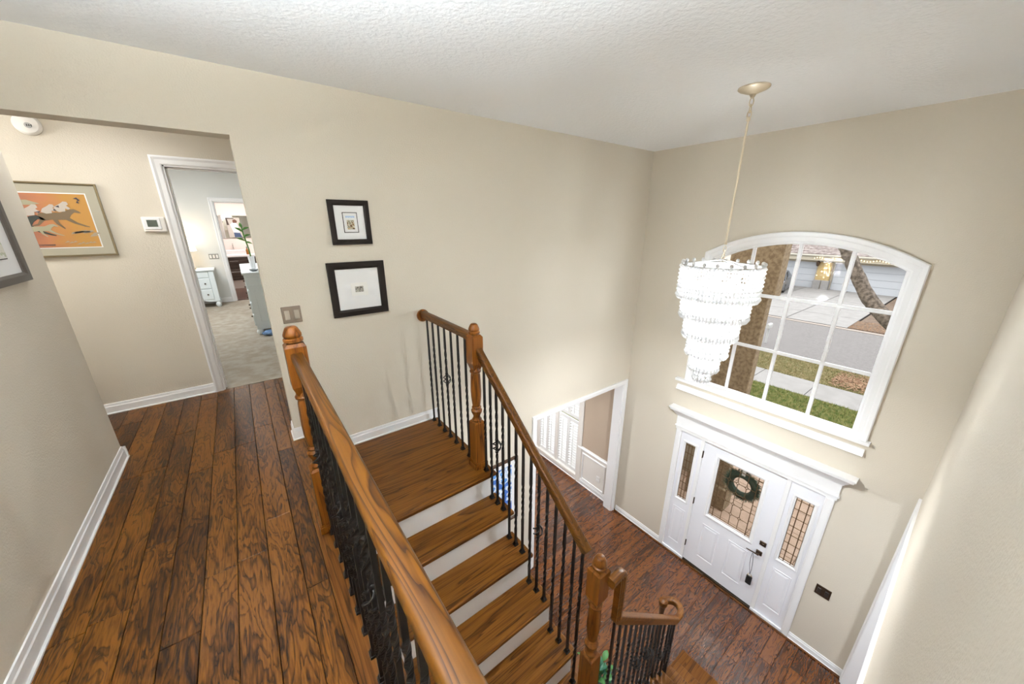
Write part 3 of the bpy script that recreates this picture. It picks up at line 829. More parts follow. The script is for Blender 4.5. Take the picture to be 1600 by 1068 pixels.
# ------------------------------------------------------------------ chandelier
CX, CY = -1.5, -1.695
ch = thing('chandelier', (CX, CY, ZC), 'tiered white crystal chandelier hanging on a long rod before the arched window', 'chandelier')
bm = B(); lathe(bm, [(.095, ZC), (.095, ZC - .008), (.085, ZC - .016), (.05, ZC - .03), (.02, ZC - .042), (.012, ZC - .06), (.0001, ZC - .062)][::-1], (CX, CY, 0), 28)
M['cream'] = mat('cream_brass', (.72, .63, .48), .35, .55)
add('canopy', bm, M['cream'], ch, smooth=True)
def link(bm, z, rot_, a=.013, hgt=.026, r=.0035):
    pts = []
    for k in range(16):
        t_ = 2 * math.pi * k / 16; u = a * math.cos(t_); w_ = hgt * math.sin(t_)
        pts.append((CX + (u if rot_ else 0), CY + (0 if rot_ else u), z + w_))
    tube(bm, pts, r, 6, True)
bm = B()
for k in range(3): link(bm, 5.565 - .038 * k, k % 2)
for k in range(3): link(bm, 4.60 - .03 * k, k % 2, .010, .02, .0028)
add('chain', bm, M['cream'], ch)
bm = B(); lathe(bm, [(.006, 4.63), (.011, 4.632), (.011, 4.645), (.0068, 4.65), (.0068, 5.45), (.012, 5.455), (.012, 5.475), (.006, 5.48)], (CX, CY, 0), 12)
add('rod', bm, M['cream'], ch, smooth=True)
M['crystal'] = mat('frosted_crystal', (.95, .95, .95), .12)
N, L, b = nodes(M['crystal'])
tl = N.new('ShaderNodeBsdfTranslucent'); tl.inputs[0].default_value = (.80, .80, .80, 1)
df = N.new('ShaderNodeBsdfDiffuse'); df.inputs[0].default_value = (.88, .88, .88, 1)
gl = N.new('ShaderNodeBsdfGlossy'); gl.inputs['Roughness'].default_value = .15
m1 = N.new('ShaderNodeMixShader'); m1.inputs[0].default_value = .4; L.new(tl.outputs[0], m1.inputs[1]); L.new(df.outputs[0], m1.inputs[2])
m2 = N.new('ShaderNodeMixShader'); m2.inputs[0].default_value = .18; L.new(m1.outputs[0], m2.inputs[1]); L.new(gl.outputs[0], m2.inputs[2])
L.new(m2.outputs[0], N['Material Output'].inputs[0])
M['plate'] = mat('opal_diffuser', (.9, .9, .9), .4)
N, L, b = nodes(M['plate'])
tl = N.new('ShaderNodeBsdfTranslucent'); tl.inputs[0].default_value = (.97, .97, .97, 1)
df = N.new('ShaderNodeBsdfDiffuse'); df.inputs[0].default_value = (.9, .9, .9, 1)
m1 = N.new('ShaderNodeMixShader'); m1.inputs[0].default_value = .2; L.new(tl.outputs[0], m1.inputs[1]); L.new(df.outputs[0], m1.inputs[2]); L.new(m1.outputs[0], N['Material Output'].inputs[0])
tiers = [(.278, 4.475, 4.225), (.235, 4.30, 4.065), (.190, 4.13, 3.90), (.145, 3.965, 3.745), (.100, 3.81, 3.61), (.055, 3.67, 3.515)]
M['chrome'] = mat('polished_chrome', (.80, .80, .80), .12, 1)
for ti, (r_, zt, zb_) in enumerate(tiers):
    bm = B(); tube(bm, [(CX + r_ * math.cos(2 * math.pi * k / 36), CY + r_ * math.sin(2 * math.pi * k / 36), zt) for k in range(36)], .007, 6, True)
    add('tier_ring', bm, M['chrome'], ch, smooth=True)
    n_ = max(16, int(2 * math.pi * r_ / .024)); bm = B()
    def octa(c, rx, rz):
        t_ = [bm.verts.new((c[0], c[1], c[2] + rz)), bm.verts.new((c[0], c[1], c[2] - rz))]
        q = [bm.verts.new((c[0] + rx * math.cos(math.pi / 2 * k + .4), c[1] + rx * math.sin(math.pi / 2 * k + .4), c[2])) for k in range(4)]
        for k in range(4): bm.faces.new((t_[0], q[k], q[(k + 1) % 4])); bm.faces.new((t_[1], q[(k + 1) % 4], q[k]))
    for k in range(n_):
        a = 2 * math.pi * k / n_; cx_, cy_ = CX + (r_ + .008) * math.cos(a), CY + (r_ + .008) * math.sin(a); z = zt - .012
        while z > zb_ + .03:
            octa((cx_, cy_, z), .0135, .018); z -= .031
        octa((cx_, cy_, zb_ + .012), .016, .030)
    if ti == 0:
        for k in range(20):
            a = 2 * math.pi * k / 20; lathe(bm, [(.001, zt + .004), (.012, zt + .010), (.015, zt + .02), (.010, zt + .032), (.001, zt + .036)], (CX + r_ * math.cos(a), CY + r_ * math.sin(a), 0), 8)
    add('crystal_drops', bm, M['crystal'], ch, kind='stuff')
bm = B(); lathe(bm, [(.001, 3.475), (.02, 3.49), (.026, 3.51), (.012, 3.535), (.001, 3.54)], (CX, CY, 0), 12); add('finial', bm, M['crystal'], ch)
bm = B(); tube(bm, [(CX, CY, 4.54), (CX, CY, 3.54)], .008, 8)
for k in range(3):
    a = math.pi * 2 * k / 3; tube(bm, [(CX, CY, 4.52), (CX + .14 * math.cos(a), CY + .14 * math.sin(a), 4.50), (CX + .278 * math.cos(a), CY + .278 * math.sin(a), 4.475)], .005, 6)
    for r_, zt, _ in tiers[1:]: tube(bm, [(CX, CY, zt), (CX + r_ * math.cos(a), CY + r_ * math.sin(a), zt)], .004, 5)
add('frame', bm, M['chrome'], ch)
bm = B(); lathe(bm, [(.275, 4.466), (.276, 4.469), (.275, 4.472), (.03, 4.476), (.03, 4.470)], (CX, CY, 0), 36); add('added_diffuser_plate', bm, M['plate'], ch)  # translucent disc added to soften the hot spot on the ceiling
M['bulb'] = emit('lit_bulb', (1, .95, .86), 20)
for k in range(6):
    a = math.pi / 3 * k; bm = B(); rb = .13 if k % 2 else .10; zb_ = 4.36 if k % 2 else 4.12
    lathe(bm, [(.006, zb_ - .05), (.010, zb_ - .03), (.018, zb_), (.014, zb_ + .03), (.001, zb_ + .05)], (CX + rb * math.cos(a), CY + rb * math.sin(a), 0), 10)
    add('bulb', bm, M['bulb'], ch, smooth=True)

# flush ceiling lamp, and two fixtures added to hold unseen fill lights
t = thing('ceiling_light', (-5.15, .75, ZC), 'round flush ceiling light in the cross hall', 'ceiling light')
bm = B(); lathe(bm, [(.165, ZC - .03), (.165, ZC)], (-5.15, .75, 0), 28); add('base', bm, M['brass'], t)
bm = B(); lathe(bm, [(.001, ZC - .075), (.09, ZC - .068), (.142, ZC - .045), (.15, ZC - .03)], (-5.15, .75, 0), 28); add('diffuser', bm, emit('lamp_diffuser', (1, .96, .90), 3), t, smooth=True)
t = thing('added_globe_light', (-6.7, .95, ZC), 'added unseen globe fixture for the fill light at the cross hall end', 'ceiling light')
bm = B(); lathe(bm, [(.06, ZC - .02), (.06, ZC)], (-6.7, .95, 0), 20); tube(bm, [(-6.7, .95, ZC - .01), (-6.7, .95, 5.45)], .008, 8); lathe(bm, [(.16, 5.36), (.13, 5.42), (.03, 5.47)], (-6.7, .95, 0), 20); add('shade', bm, M['brass'], t)
t = thing('added_uplight', (-4.95, -2.62, ZC), 'added unseen bowl fixture for the ceiling bounce fill behind the camera', 'ceiling light')
bm = B(); lathe(bm, [(.07, ZC - .02), (.07, ZC)], (-4.95, -2.62, 0), 24)
for k in range(3):
    a = 2.09 * k; tube(bm, [(-4.95 + .04 * math.cos(a), -2.62 + .04 * math.sin(a), ZC - .01), (-4.95 + .19 * math.cos(a), -2.62 + .19 * math.sin(a), 4.90)], .004, 6)
add('stem', bm, M['brass'], t)
bm = B(); lathe(bm, [(.001, 4.78), (.10, 4.795), (.17, 4.84), (.20, 4.90), (.195, 4.90), (.165, 4.848), (.095, 4.805), (.001, 4.79)], (-4.95, -2.62, 0), 28)
add('bowl', bm, M['white'], t, smooth=True)

# ------------------------------------------------------------------ pictures, switches, devices
def picture_y(name, x0, x1, z0, z1, y, fw, label, fm, mm, depth=.022):
    """picture hanging on a wall whose face looks to -y."""
    t = thing(name, ((x0 + x1) / 2, y, z0), label, 'picture')
    bm = B(); sweep(bm, [(x0, y, z0), (x0, y, z1), (x1, y, z1), (x1, y, z0)], [(0, .002), (0, depth), (-fw * .7, depth), (-fw, depth - .006), (-fw, .002)], (0, -1, 0), closed=True)
    add('frame', bm, fm, t)
    add('mat_board', bbox(x0 + fw * .8, x1 - fw * .8, y - .010, y - .004, z0 + fw * .8, z1 - fw * .8, 0), mm, t)
    return t


def flat(bm, pts): bm.faces.new([bm.verts.new(p) for p in pts])


def colour_print(name, cols, scale, seed=0):
    m = mat(name, cols[0], .6); N, L, b = nodes(m)
    tc = N.new('ShaderNodeTexCoord'); n = N.new('ShaderNodeTexNoise'); n.inputs['Scale'].default_value = scale; n.inputs['Detail'].default_value = 4
    mp = N.new('ShaderNodeMapping'); mp.inputs['Location'].default_value = (seed, seed, 0)
    L.new(tc.outputs['Object'], mp.inputs[0]); L.new(mp.outputs[0], n.inputs['Vector'])
    cr = N.new('ShaderNodeValToRGB'); L.new(n.outputs['Fac'], cr.inputs[0]); cr.color_ramp.interpolation = 'CONSTANT'
    el = cr.color_ramp.elements; el[0].color = (*cols[0], 1); el[0].position = 0; el[1].color = (*cols[1], 1); el[1].position = .44
    for i, c in enumerate(cols[2:]): q = el.new(.50 + .06 * i); q.color = (*c, 1)
    L.new(cr.outputs[0], b.inputs['Base Color'])
    return m


p = picture_y('picture', -3.915, -3.632, 4.633, 4.946, 0, .038, 'small dark framed print with white mat, upper of two on the tan wall', M['espresso'], M['matboard'])
cx_, cz_ = -3.772, 4.79
add('print_border', bbox(cx_ - .052, cx_ + .052, -.0115, -.0095, cz_ - .072, cz_ + .072, 0), M['espresso'], p)
add('print', bbox(cx_ - .047, cx_ + .047, -.0125, -.0105, cz_ - .067, cz_ + .067, 0), M['matboard'], p)
M['pr1'] = colour_print('brown_scene_print', [(.10, .05, .02), (.42, .26, .10), (.62, .60, .50), (.25, .22, .15)], 60)
add('picture_image', bbox(cx_ - .026, cx_ + .026, -.0135, -.0115, cz_ - .048, cz_ + .018, 0), M['pr1'], p)
bm = B()
for k in range(7):
    xx = cx_ - .030 + .009 * k
    box(bm, xx, xx + .006, -.0135, -.0115, cz_ + .034 + (k % 2) * .002, cz_ + .046)
add('printed_title', bm, mat('blue_print_ink', (.25, .45, .75), .6), p)
p = picture_y('picture', -3.985, -3.566, 4.09, 4.505, 0, .052, 'larger dark framed print with a tiny image, below the small one', M['espresso'], M['matboard'])
cx_, cz_ = -3.772, 4.295
add('window_mat', bbox(cx_ - .062, cx_ + .062, -.0115, -.0095, cz_ - .05, cz_ + .05, 0), mat('ivory_mat', (.84, .83, .80), .9), p)
add('picture_image', bbox(cx_ - .032, cx_ + .030, -.0128, -.0108, cz_ - .022, cz_ + .022, 0), colour_print('sepia_scene_print', [(.05, .045, .04), (.28, .25, .20), (.55, .52, .46), (.12, .11, .10)], 70, 3), p)

# picture on the left wall (faces +x)
t = thing('picture', (-5.42, -.09, 4.497), 'grey brown framed picture at the left edge on the near wall', 'picture')
X0 = -5.42
bm = B(); sweep(bm, [(X0, -.32, 4.497), (X0, -.32, 4.935), (X0, .135, 4.935), (X0, .135, 4.497)], [(0, .002), (0, .024), (-.032, .024), (-.044, .016), (-.044, .002)], (1, 0, 0), closed=True)
add('frame', bm, mat('grey_brown_frame', (.085, .072, .060), .5), t)
add('mat_board', bbox(X0 + .004, X0 + .010, -.29, .105, 4.525, 4.905, 0), M['matboard'], t)
add('print', bbox(X0 + .009, X0 + .012, -.17, -.005, 4.615, 4.80, 0), mat('dark_line', (.03, .03, .03), .6), t)
add('picture_image', bbox(X0 + .010, X0 + .0135, -.165, -.010, 4.62, 4.795, 0), colour_print('pale_landscape_print', [(.75, .74, .70), (.78, .78, .75), (.50, .52, .40), (.70, .68, .6)], 14, 5), t)

# horse racing picture on the hall wall
t = picture_y('picture', -6.06, -5.280, 4.535, 5.076, 1.448, .013, 'wide orange picture of racing horses in a thin frame on the hall wall', mat('bronze_thin_frame', (.20, .155, .085), .4, .5), mat('sage_mat', (.40, .37, .29), .9))
Yp = 1.448
add('inner_mat', bbox(-5.985, -5.352, Yp - .0115, Yp - .009, 4.600, 5.005, 0), M['matboard'], t)
m = mat('orange_rose_print', (.8, .4, .15), .55); N, L, b = nodes(m)
tc = N.new('ShaderNodeTexCoord'); sp = N.new('ShaderNodeSeparateXYZ'); L.new(tc.outputs['Generated'], sp.inputs[0])
n = N.new('ShaderNodeTexNoise'); n.inputs['Scale'].default_value = 5; L.new(tc.outputs['Generated'], n.inputs['Vector'])
ma = N.new('ShaderNodeMath'); ma.operation = 'MULTIPLY_ADD'; ma.inputs[1].default_value = .35; L.new(n.outputs['Fac'], ma.inputs[0]); L.new(sp.outputs['X'], ma.inputs[2])
cr = N.new('ShaderNodeValToRGB'); el = cr.color_ramp.elements; L.new(ma.outputs[0], cr.inputs[0])
el[0].position = .45; el[0].color = (.22, .085, .08, 1); el[1].position = 1.0; el[1].color = (.44, .22, .045, 1)
q = el.new(.75); q.color = (.44, .17, .075, 1)
L.new(cr.outputs[0], b.inputs['Base Color'])
add('print', bbox(-5.978, -5.359, Yp - .0125, Yp - .0105, 4.607, 4.998, 0), m, t)
def shapes(name, polys, col, dep):
    mm = mat(name + '_ink', col, .6)
    for pl in polys:
        bm = B(); prism(bm, [(x_, Yp - dep, z_) for x_, z_ in pl], (0, .0008, 0)); add(name, bm, mm, t)
def horse(ox, oz, s_):
    q = [(-.13, .045), (-.06, .05), (0, .05), (.05, .075), (.085, .082), (.115, .062), (.125, .048), (.112, .045), (.085, .052), (.06, .03), (.045, .005), (.085, -.035), (.13, -.06), (.152, -.07), (.15, -.077),
         (.12, -.07), (.065, -.045), (.02, -.012), (-.03, -.012), (-.025, -.045), (.0, -.085), (-.008, -.09), (-.045, -.05), (-.06, -.01), (-.11, -.02), (-.15, -.06), (-.185, -.065), (-.187, -.057), (-.155, -.045), (-.13, 0), (-.14, .02)]
    return [(ox + a * s_, oz + c * s_) for a, c in q]
def jockey(ox, oz, s_):
    q = [(-.05, .045), (-.035, .075), (0, .098), (.02, .115), (.04, .112), (.045, .092), (.03, .082), (.05, .06), (.035, .05), (.02, .06), (.015, .035), (-.02, .03)]
    return [(ox + a * s_, oz + c * s_) for a, c in q]
shapes('dark_horse', [horse(-5.72, 4.765, .95)], (.035, .040, .032), .0136)
shapes('brown_horse', [horse(-5.515, 4.82, .85)], (.16, .11, .06), .0136)
shapes('grey_horse', [[(-5.80, 4.90), (-5.74, 4.945), (-5.66, 4.95), (-5.60, 4.925), (-5.64, 4.915), (-5.70, 4.915), (-5.76, 4.88)], horse(-5.62, 4.735, .55)], (.33, .31, .21), .0140)
shapes('jockey', [jockey(-5.50, 4.84, .9), jockey(-5.66, 4.81, .95), jockey(-5.57, 4.83, .8)], (.46, .41, .36), .0145)
shapes('dark_mark', [[(-5.425, 4.965), (-5.405, 4.975), (-5.392, 4.955), (-5.40, 4.948), (-5.408, 4.960)], [(-5.415, 4.935), (-5.405, 4.955), (-5.400, 4.93)], [(-5.75, 4.628), (-5.60, 4.622), (-5.60, 4.630)],
                     [(-5.53, 4.905), (-5.51, 4.915), (-5.51, 4.898)], [(-5.645, 4.865), (-5.61, 4.872), (-5.62, 4.86)]], (.05, .04, .05), .0148)
rn = random.Random(5)
shapes('dust_stroke', [[(x_, z_), (x_ + .05, z_ + .008), (x_ + .04, z_ + .018), (x_ + .012, z_ + .015)] for x_, z_ in [(-5.50 + .016 * k, 4.70 + rn.uniform(-.018, .018)) for k in range(8)]] +
       [[(x_, z_), (x_ + .03, z_ + .006), (x_ + .02, z_ + .014)] for x_, z_ in [(-5.55 + .02 * k, 4.63 + rn.uniform(-.008, .012)) for k in range(8)]], (.34, .29, .22), .0142)

# framed blue picture under the landing
t = thing('picture', (-2.55, 0, 1.1), 'blue abstract picture in a brown frame below the landing', 'picture')
x0, x1, z0, z1 = -2.85, -2.19, 1.13, 2.066
bm = B(); sweep(bm, [(x0, 0, z0), (x0, 0, z1), (x1, 0, z1), (x1, 0, z0)], [(0, .002), (0, .03), (-.03, .03), (-.036, .02), (-.036, .002)], (0, -1, 0), closed=True)
add('frame', bm, mat('walnut_frame', (.075, .040, .022), .45), t)
add('mat_board', bbox(x0 + .03, x1 - .03, -.012, -.004, z0 + .03, z1 - .03, 0), M['matboard'], t)
M['blue'] = colour_print('blue_abstract', [(.05, .16, .55), (.55, .66, .80), (.78, .82, .86), (.10, .30, .70)], 9, 2)
add('print', bbox(x0 + .12, x1 - .09, -.014, -.010, z0 + .12, z1 - .10, 0), M['blue'], t)


def switch_y(x0, x1, z0, z1, y, n_, label, pm, rm, cat='light switch', name='light_switch'):
    t = thing(name, ((x0 + x1) / 2, y, (z0 + z1) / 2), label, cat)
    add('plate', bbox(x0, x1, y - .007, y, z0, z1, .003), pm, t)
    w_ = (x1 - x0) / n_
    for k in range(n_):
        c = x0 + w_ * (k + .5); zc_ = (z0 + z1) / 2
        add('rocker', bbox(c - .0165, c + .0165, y - .0125, y - .006, zc_ - .034, zc_ + .034, .003), rm, t)
    return t


switch_y(-4.318, -4.196, 4.097, 4.219, 0, 2, 'bronze double rocker switch plate beside the gallery newel post', M['bronzeplate'], mat('taupe_rocker', (.42, .36, .29), .4))
switch_y(-4.975, -4.815, 4.08, 4.185, 6.867, 3, 'grey triple switch plate on the bedroom wall by the bathroom doorway', mat('pewter_plate', (.30, .29, .27), .4, .4), M['offwhite'])
t = thing('light_switch', (0, -2.737, .91), 'dark bronze double rocker switch right of the entry door', 'light switch')
add('plate', bbox(-.007, 0, -2.803, -2.671, .838, .972, .003), M['bronze'], t)
for c in (-2.704, -2.770): add('rocker', bbox(-.0125, -.006, c - .0165, c + .0165, .871, .939, .003), mat('dark_rocker', (.03, .022, .018), .4), t)
t = thing('wall_outlet', (0, .388, .363), 'white electric outlet on the dining room wainscot', 'outlet')
add('plate', bbox(-.020, -.013, .352, .424, .305, .421, .003), M['white'], t)
for zz in (.338, .388):
    bm = B(); lathe(bm, [(.016, -.0235), (.0165, -.0195)], (0, .388, zz), 14, 'x'); box(bm, -.0245, -.0234, .380, .382, zz - .005, zz + .005); box(bm, -.0245, -.0234, .394, .396, zz - .005, zz + .005)
    add('receptacle', bm, M['offwhite'], t)

t = thing('thermostat', (-5.0, 1.448, 4.78), 'white wall thermostat left of the bedroom doorway', 'thermostat')
add('body', bbox(-5.082, -4.932, 1.420, 1.448, 4.715, 4.838, .010, 2), M['offwhite'], t)
add('front', bbox(-5.075, -4.965, 1.414, 1.424, 4.735, 4.830, .004), M['white'], t)
add('screen', bbox(-5.050, -4.985, 1.4125, 1.416, 4.757, 4.812, 0), mat('grey_green_lcd', (.06, .075, .055), .2), t)
t = thing('smoke_detector', (-5.51, 1.448, 5.455), 'white round smoke detector high on the hall wall', 'smoke detector')
bm = B(); lathe(bm, [(.068, 1.448), (.070, 1.440), (.068, 1.425), (.058, 1.410), (.030, 1.402), (.001, 1.400)], (-5.515, 0, 5.455), 28, 'y'); add('body', bm, M['offwhite'], t, smooth=True)
bm = B(); lathe(bm, [(.018, 1.402), (.018, 1.3985), (.001, 1.398)], (-5.505, 0, 5.445), 14, 'y'); add('test_button', bm, mat('grey_button', (.45, .45, .44), .5), t, smooth=True)
bm = B()
for k in range(3): box(bm, -5.512 + .010 * k, -5.506 + .010 * k, 1.3968, 1.3978, 5.438, 5.452)
add('marking', bm, mat('dark_print', (.08, .08, .08), .6), t)

# ------------------------------------------------------------------ dining room: shutters and wainscot
XW = 0.0
t = thing('trim_3', (0, .5, 0), 'white wainscot panel beside the shuttered dining windows', kind=S)
add('backing', bbox(-.006, 0, .15, .90, 0, .80, 0), M['offwhite'], t)
bm = B(); sweep(bm, [(0, .15, .80), (0, .90, .80)], [(-.03, 0), (-.03, .012), (-.01, .018), (.0, .03), (.018, .034), (.018, 0)], (-1, 0, 0)); add('chair_rail', bm, M['white'], t)
bm = B(); rects_ring(bm, .27, .76, .16, .68, [(0, 0), (0, .010), (.012, .018), (.024, .012), (.03, 0)], -.006); add('panel_mould', bm, M['white'], t)
baseboard('baseboard', [(-.004, .90, 0), (-.004, .16, 0)][::-1] and [(-.006, .16, 0), (-.006, .90, 0)], h=1.25, parent=t)
wd = thing('window_2', (.05, 1.85, 0), 'dining room windows with white plantation shutters', kind=S)
for a, c in ((.82, .93), (2.82, 2.93)): add('casing', bbox(-.022, .06, a, c, 0.0, 2.44, .004), M['offwhite'], wd)
add('head_casing', bbox(-.022, .06, .82, 2.93, 2.36, 2.46, .004), M['offwhite'], wd)
add('sill', bbox(-.03, .10, .93, 2.82, 0.06, .13, .006), M['offwhite'], wd)
baseboard('baseboard', [(0.0, .93, 0), (0.0, 2.82, 0)], parent=wd)
for c in (1.51, 2.06): add('mullion', bbox(0.0, .10, c - .035, c + .035, .12, 2.36, .004), M['offwhite'], wd)
M['shut'] = mat('white_shutter', (.82, .82, .82), .45)
bays = [(.935, 1.475), (1.545, 2.025), (2.095, 2.815)]
for a, c in bays:
    mid = (a + c) / 2
    for (z0, z1) in ((.135, 1.26), (1.30, 2.355)):
        for (p0, p1) in ((a, mid - .003), (mid + .003, c)):
            fr = B(); sw = .035
            box(fr, .02, .048, p0, p0 + sw, z0, z1); box(fr, .02, .048, p1 - sw, p1, z0, z1)
            box(fr, .02, .048, p0 + sw, p1 - sw, z0, z0 + .06); box(fr, .02, .048, p0 + sw, p1 - sw, z1 - .06, z1)
            sh = add('shutter', fr, M['shut'], wd)
            lv = B(); n_ = int((z1 - z0 - .12) / .058)
            for k in range(n_):
                z = z0 + .06 + (z1 - z0 - .12) * (k + .5) / n_
                dx, dz = .030 * math.cos(R(18)), .030 * math.sin(R(18))
                prism(lv, [(.034 - dx, p0 + sw, z - dz - .003), (.034 + dx, p0 + sw, z + dz - .003), (.034 + dx, p0 + sw, z + dz + .003), (.034 - dx, p0 + sw, z - dz + .003)], (0, p1 - p0 - 2 * sw, 0))
            add('louvers', lv, M['shut'], sh, kind='stuff')
            add('tilt_rod', bbox(-.006, .004, (p0 + p1) / 2 - .005, (p0 + p1) / 2 + .005, z0 + .10, z1 - .10, 0), M['shut'], sh)
    add('pane', bbox(.12, .124, a, c, .135, 2.355, 0), M['glass'], wd)

# ------------------------------------------------------------------ bedroom and bathroom furniture
M['pwhite'] = mat('painted_white_furniture', (.74, .79, .80), .45)
t = thing('nightstand', (-5.2, 6.55, ZU), 'white painted three drawer nightstand with bun feet beside the bedroom wall', 'nightstand')
nx0, nx1, ny0, ny1, nz = -5.52, -4.945, 6.33, 6.84, 3.925
add('top', bbox(nx0 - .02, nx1 + .02, ny0 - .02, ny1 + .01, nz - .03, nz, .008, 2), M['pwhite'], t)
add('body', bbox(nx0 + .03, nx1 - .03, ny0 + .02, ny1, ZU + .14, nz - .03, .004), M['pwhite'], t)
for k, (a, c) in enumerate(((.60, .715), (.38, .585), (.165, .365))):
    dz = add('drawer', bbox(nx0 + .085, nx1 - .085, ny0 + .004, ny0 + .03, ZU + a, ZU + c, .008, 2), M['pwhite'], t)
    for sx in ((0,) if k == 0 else (-.12, .12)):
        bm = B(); lathe(bm, [(.008, ny0 - .014), (.014, ny0 - .010), (.006, ny0 + .004)], ((nx0 + nx1) / 2 + sx, 0, ZU + (a + c) / 2), 10, 'y'); add('knob', bm, M['bronze'], dz)
for sx in (nx0 + .04, nx1 - .04):
    add('pilaster', bbox(sx - .04, sx + .04, ny0, ny0 + .05, ZU + .12, nz - .035, .006), M['pwhite'], t)
    for sy in (ny0 + .03, ny1 - .05):
        bm = B(); lathe(bm, [(.025, 0), (.042, .03), (.045, .06), (.035, .09), (.028, .10), (.04, .13)], (sx, sy, ZU), 14); add('foot', bm, M['pwhite'], t, smooth=True)
bm = B(); n = 10; q = [(nx0 + .07 + (nx1 - nx0 - .14) * i / n, ny0 + .012, ZU + .10 + .045 * math.sin(math.pi * i / n) + .012 * math.cos(4 * math.pi * i / n)) for i in range(n + 1)]
prism(bm, q + [(nx1 - .07, ny0 + .012, ZU + .165), (nx0 + .07, ny0 + .012, ZU + .165)], (0, .02, 0)); add('apron', bm, M['pwhite'], t)
t = thing('table_lamp', (-5.2, 6.55, nz), 'small lit table lamp with a cream shade on the nightstand', 'lamp')
bm = B(); lathe(bm, [(.07, nz), (.07, nz + .015), (.02, nz + .03), (.013, nz + .08), (.022, nz + .16), (.012, nz + .26), (.010, nz + .36)], (-5.27, 6.55, 0), 16); add('base', bm, M['brass'], t, smooth=True)
bm = B(); lathe(bm, [(.15, nz + .35), (.115, nz + .57)], (-5.27, 6.55, 0), 24)
for f in [f for f in bm.faces if len(f.verts) > 4]: bm.faces.remove(f)
add('lamp_shade', bm, emit('glowing_shade', (1, .86, .66), .9), t, smooth=True)
light('lamp_glow', 'POINT', (-5.27, 6.55, nz + .62), 2.2, (1, .82, .56), shadow_soft_size=.05)

t = thing('dresser', (-4.2, 4.2, ZU), 'tall white painted dresser seen end on inside the bedroom doorway', 'dresser')
dx0, dx1, dy0, dy1, dz_ = -4.47, -3.90, 3.50, 5.0, 4.11
add('top', bbox(dx0 - .03, dx1, dy0 - .03, dy1 + .03, dz_ - .03, dz_, .008, 2), M['pwhite'], t)
add('frieze', bbox(dx0 - .012, dx1, dy0 - .012, dy1, dz_ - .07, dz_ - .03, .006), M['pwhite'], t)
add('body', bbox(dx0 + .01, dx1, dy0 + .005, dy1, ZU + .08, dz_ - .07, .004), M['pwhite'], t)
add('end_panel', bbox(dx0 + .08, dx1 - .06, dy0 - .004, dy0 + .01, ZU + .2, dz_ - .26, .006), M['pwhite'], t)
add('end_band', bbox(dx0 + .0, dx1, dy0 - .008, dy0 + .01, dz_ - .20, dz_ - .185, .004), M['pwhite'], t)
for k in range(4):
    a = ZU + .14 + .185 * k
    for (p0, p1) in ((dy0 + .05, (dy0 + dy1) / 2 - .01), ((dy0 + dy1) / 2 + .01, dy1 - .05)):
        dr = add('drawer', bbox(dx0 - .008, dx0 + .012, p0, p1, a, a + .165, .006), M['pwhite'], t)
        bm = B(); lathe(bm, [(.006, dx0 - .03), (.014, dx0 - .026), (.006, dx0 - .008)], (0, (p0 + p1) / 2, a + .08), 10, 'x'); add('knob', bm, M['bronze'], dr)
for sy in (dy0 + .04, dy1 - .05):
    bm = B(); lathe(bm, [(.03, 0), (.05, .03), (.05, .055), (.035, .085)], (dx0 + .045, sy, ZU), 14); add('foot', bm, M['pwhite'], t, smooth=True)
t = thing('blue_bundle', (-4.33, 3.40, ZU), 'small blue cloth bundle on the carpet at the foot of the dresser', 'cloth')
t_bm = B(); bmesh.ops.create_icosphere(t_bm, subdivisions=3, radius=1)
rn = random.Random(2)
for v in t_bm.verts:
    k = 1 + .18 * math.sin(7 * v.co.x + 3 * v.co.y) * math.cos(5 * v.co.z); v.co = Vector((-4.30 + v.co.x * .12 * k, 3.40 + v.co.y * .055 * k, ZU + .042 + max(-.04, v.co.z * .045 * k)))
add('folded_cloth', t_bm, mat('blue_cloth', (.20, .33, .58), .9), t, smooth=True)

# lucky bamboo in a vase on the dresser
t = thing('potted_bamboo', (-4.27, 3.78, dz_), 'green bamboo stalk in a white vase on the dresser', 'plant')
px_, py_ = -4.33, 4.05
bm = B(); lathe(bm, [(.03, dz_), (.036, dz_ + .02), (.04, dz_ + .12), (.044, dz_ + .19), (.038, dz_ + .19), (.034, dz_ + .14)], (px_, py_, 0), 18); add('vase', bm, M['white'], t, smooth=True)
M['leaf'] = mat('bamboo_green', (.10, .26, .05), .45)
bm = B(); tube(bm, [(px_, py_, dz_ + .12), (px_ - .005, py_, dz_ + .3), (px_ - .03, py_, dz_ + .5), (px_ - .035, py_ + .01, dz_ + .62)], .010, 8); add('stem', bm, M['leaf'], t)
for k, (z_, an, L_, up_) in enumerate(((.42, 2.9, .14, .9), (.48, .2, .12, .9), (.55, 3.4, .15, 1.2), (.58, .6, .13, .8), (.6, 1.8, .15, 1.6), (.6, 4.4, .13, 1.3), (.40, .5, .10, .2))):
    bm = B(); q = []
    base = Vector((px_ - .03, py_, dz_ + z_)); dr_ = Vector((math.cos(an), math.sin(an) * .6, up_)).normalized(); sd = dr_.cross(Vector((0, 1, .2))).normalized()
    pr_ = None
    for i in range(6):
        f = i / 5; w_ = .017 * math.sin(math.pi * min(1, f * .9 + .08)); c = base + dr_ * (L_ * f) + Vector((0, 0, -.05 * f * f))
        a_, b_ = bm.verts.new(c - sd * w_), bm.verts.new(c + sd * w_)
        if pr_: bm.faces.new((pr_[0], pr_[1], b_, a_))
        pr_ = (a_, b_)
    add('leaf', bm, M['leaf'], t)
t = thing('jewelry_dish', (-4.30, 3.62, dz_), 'small dark glass dish on the front corner of the dresser', 'dish')
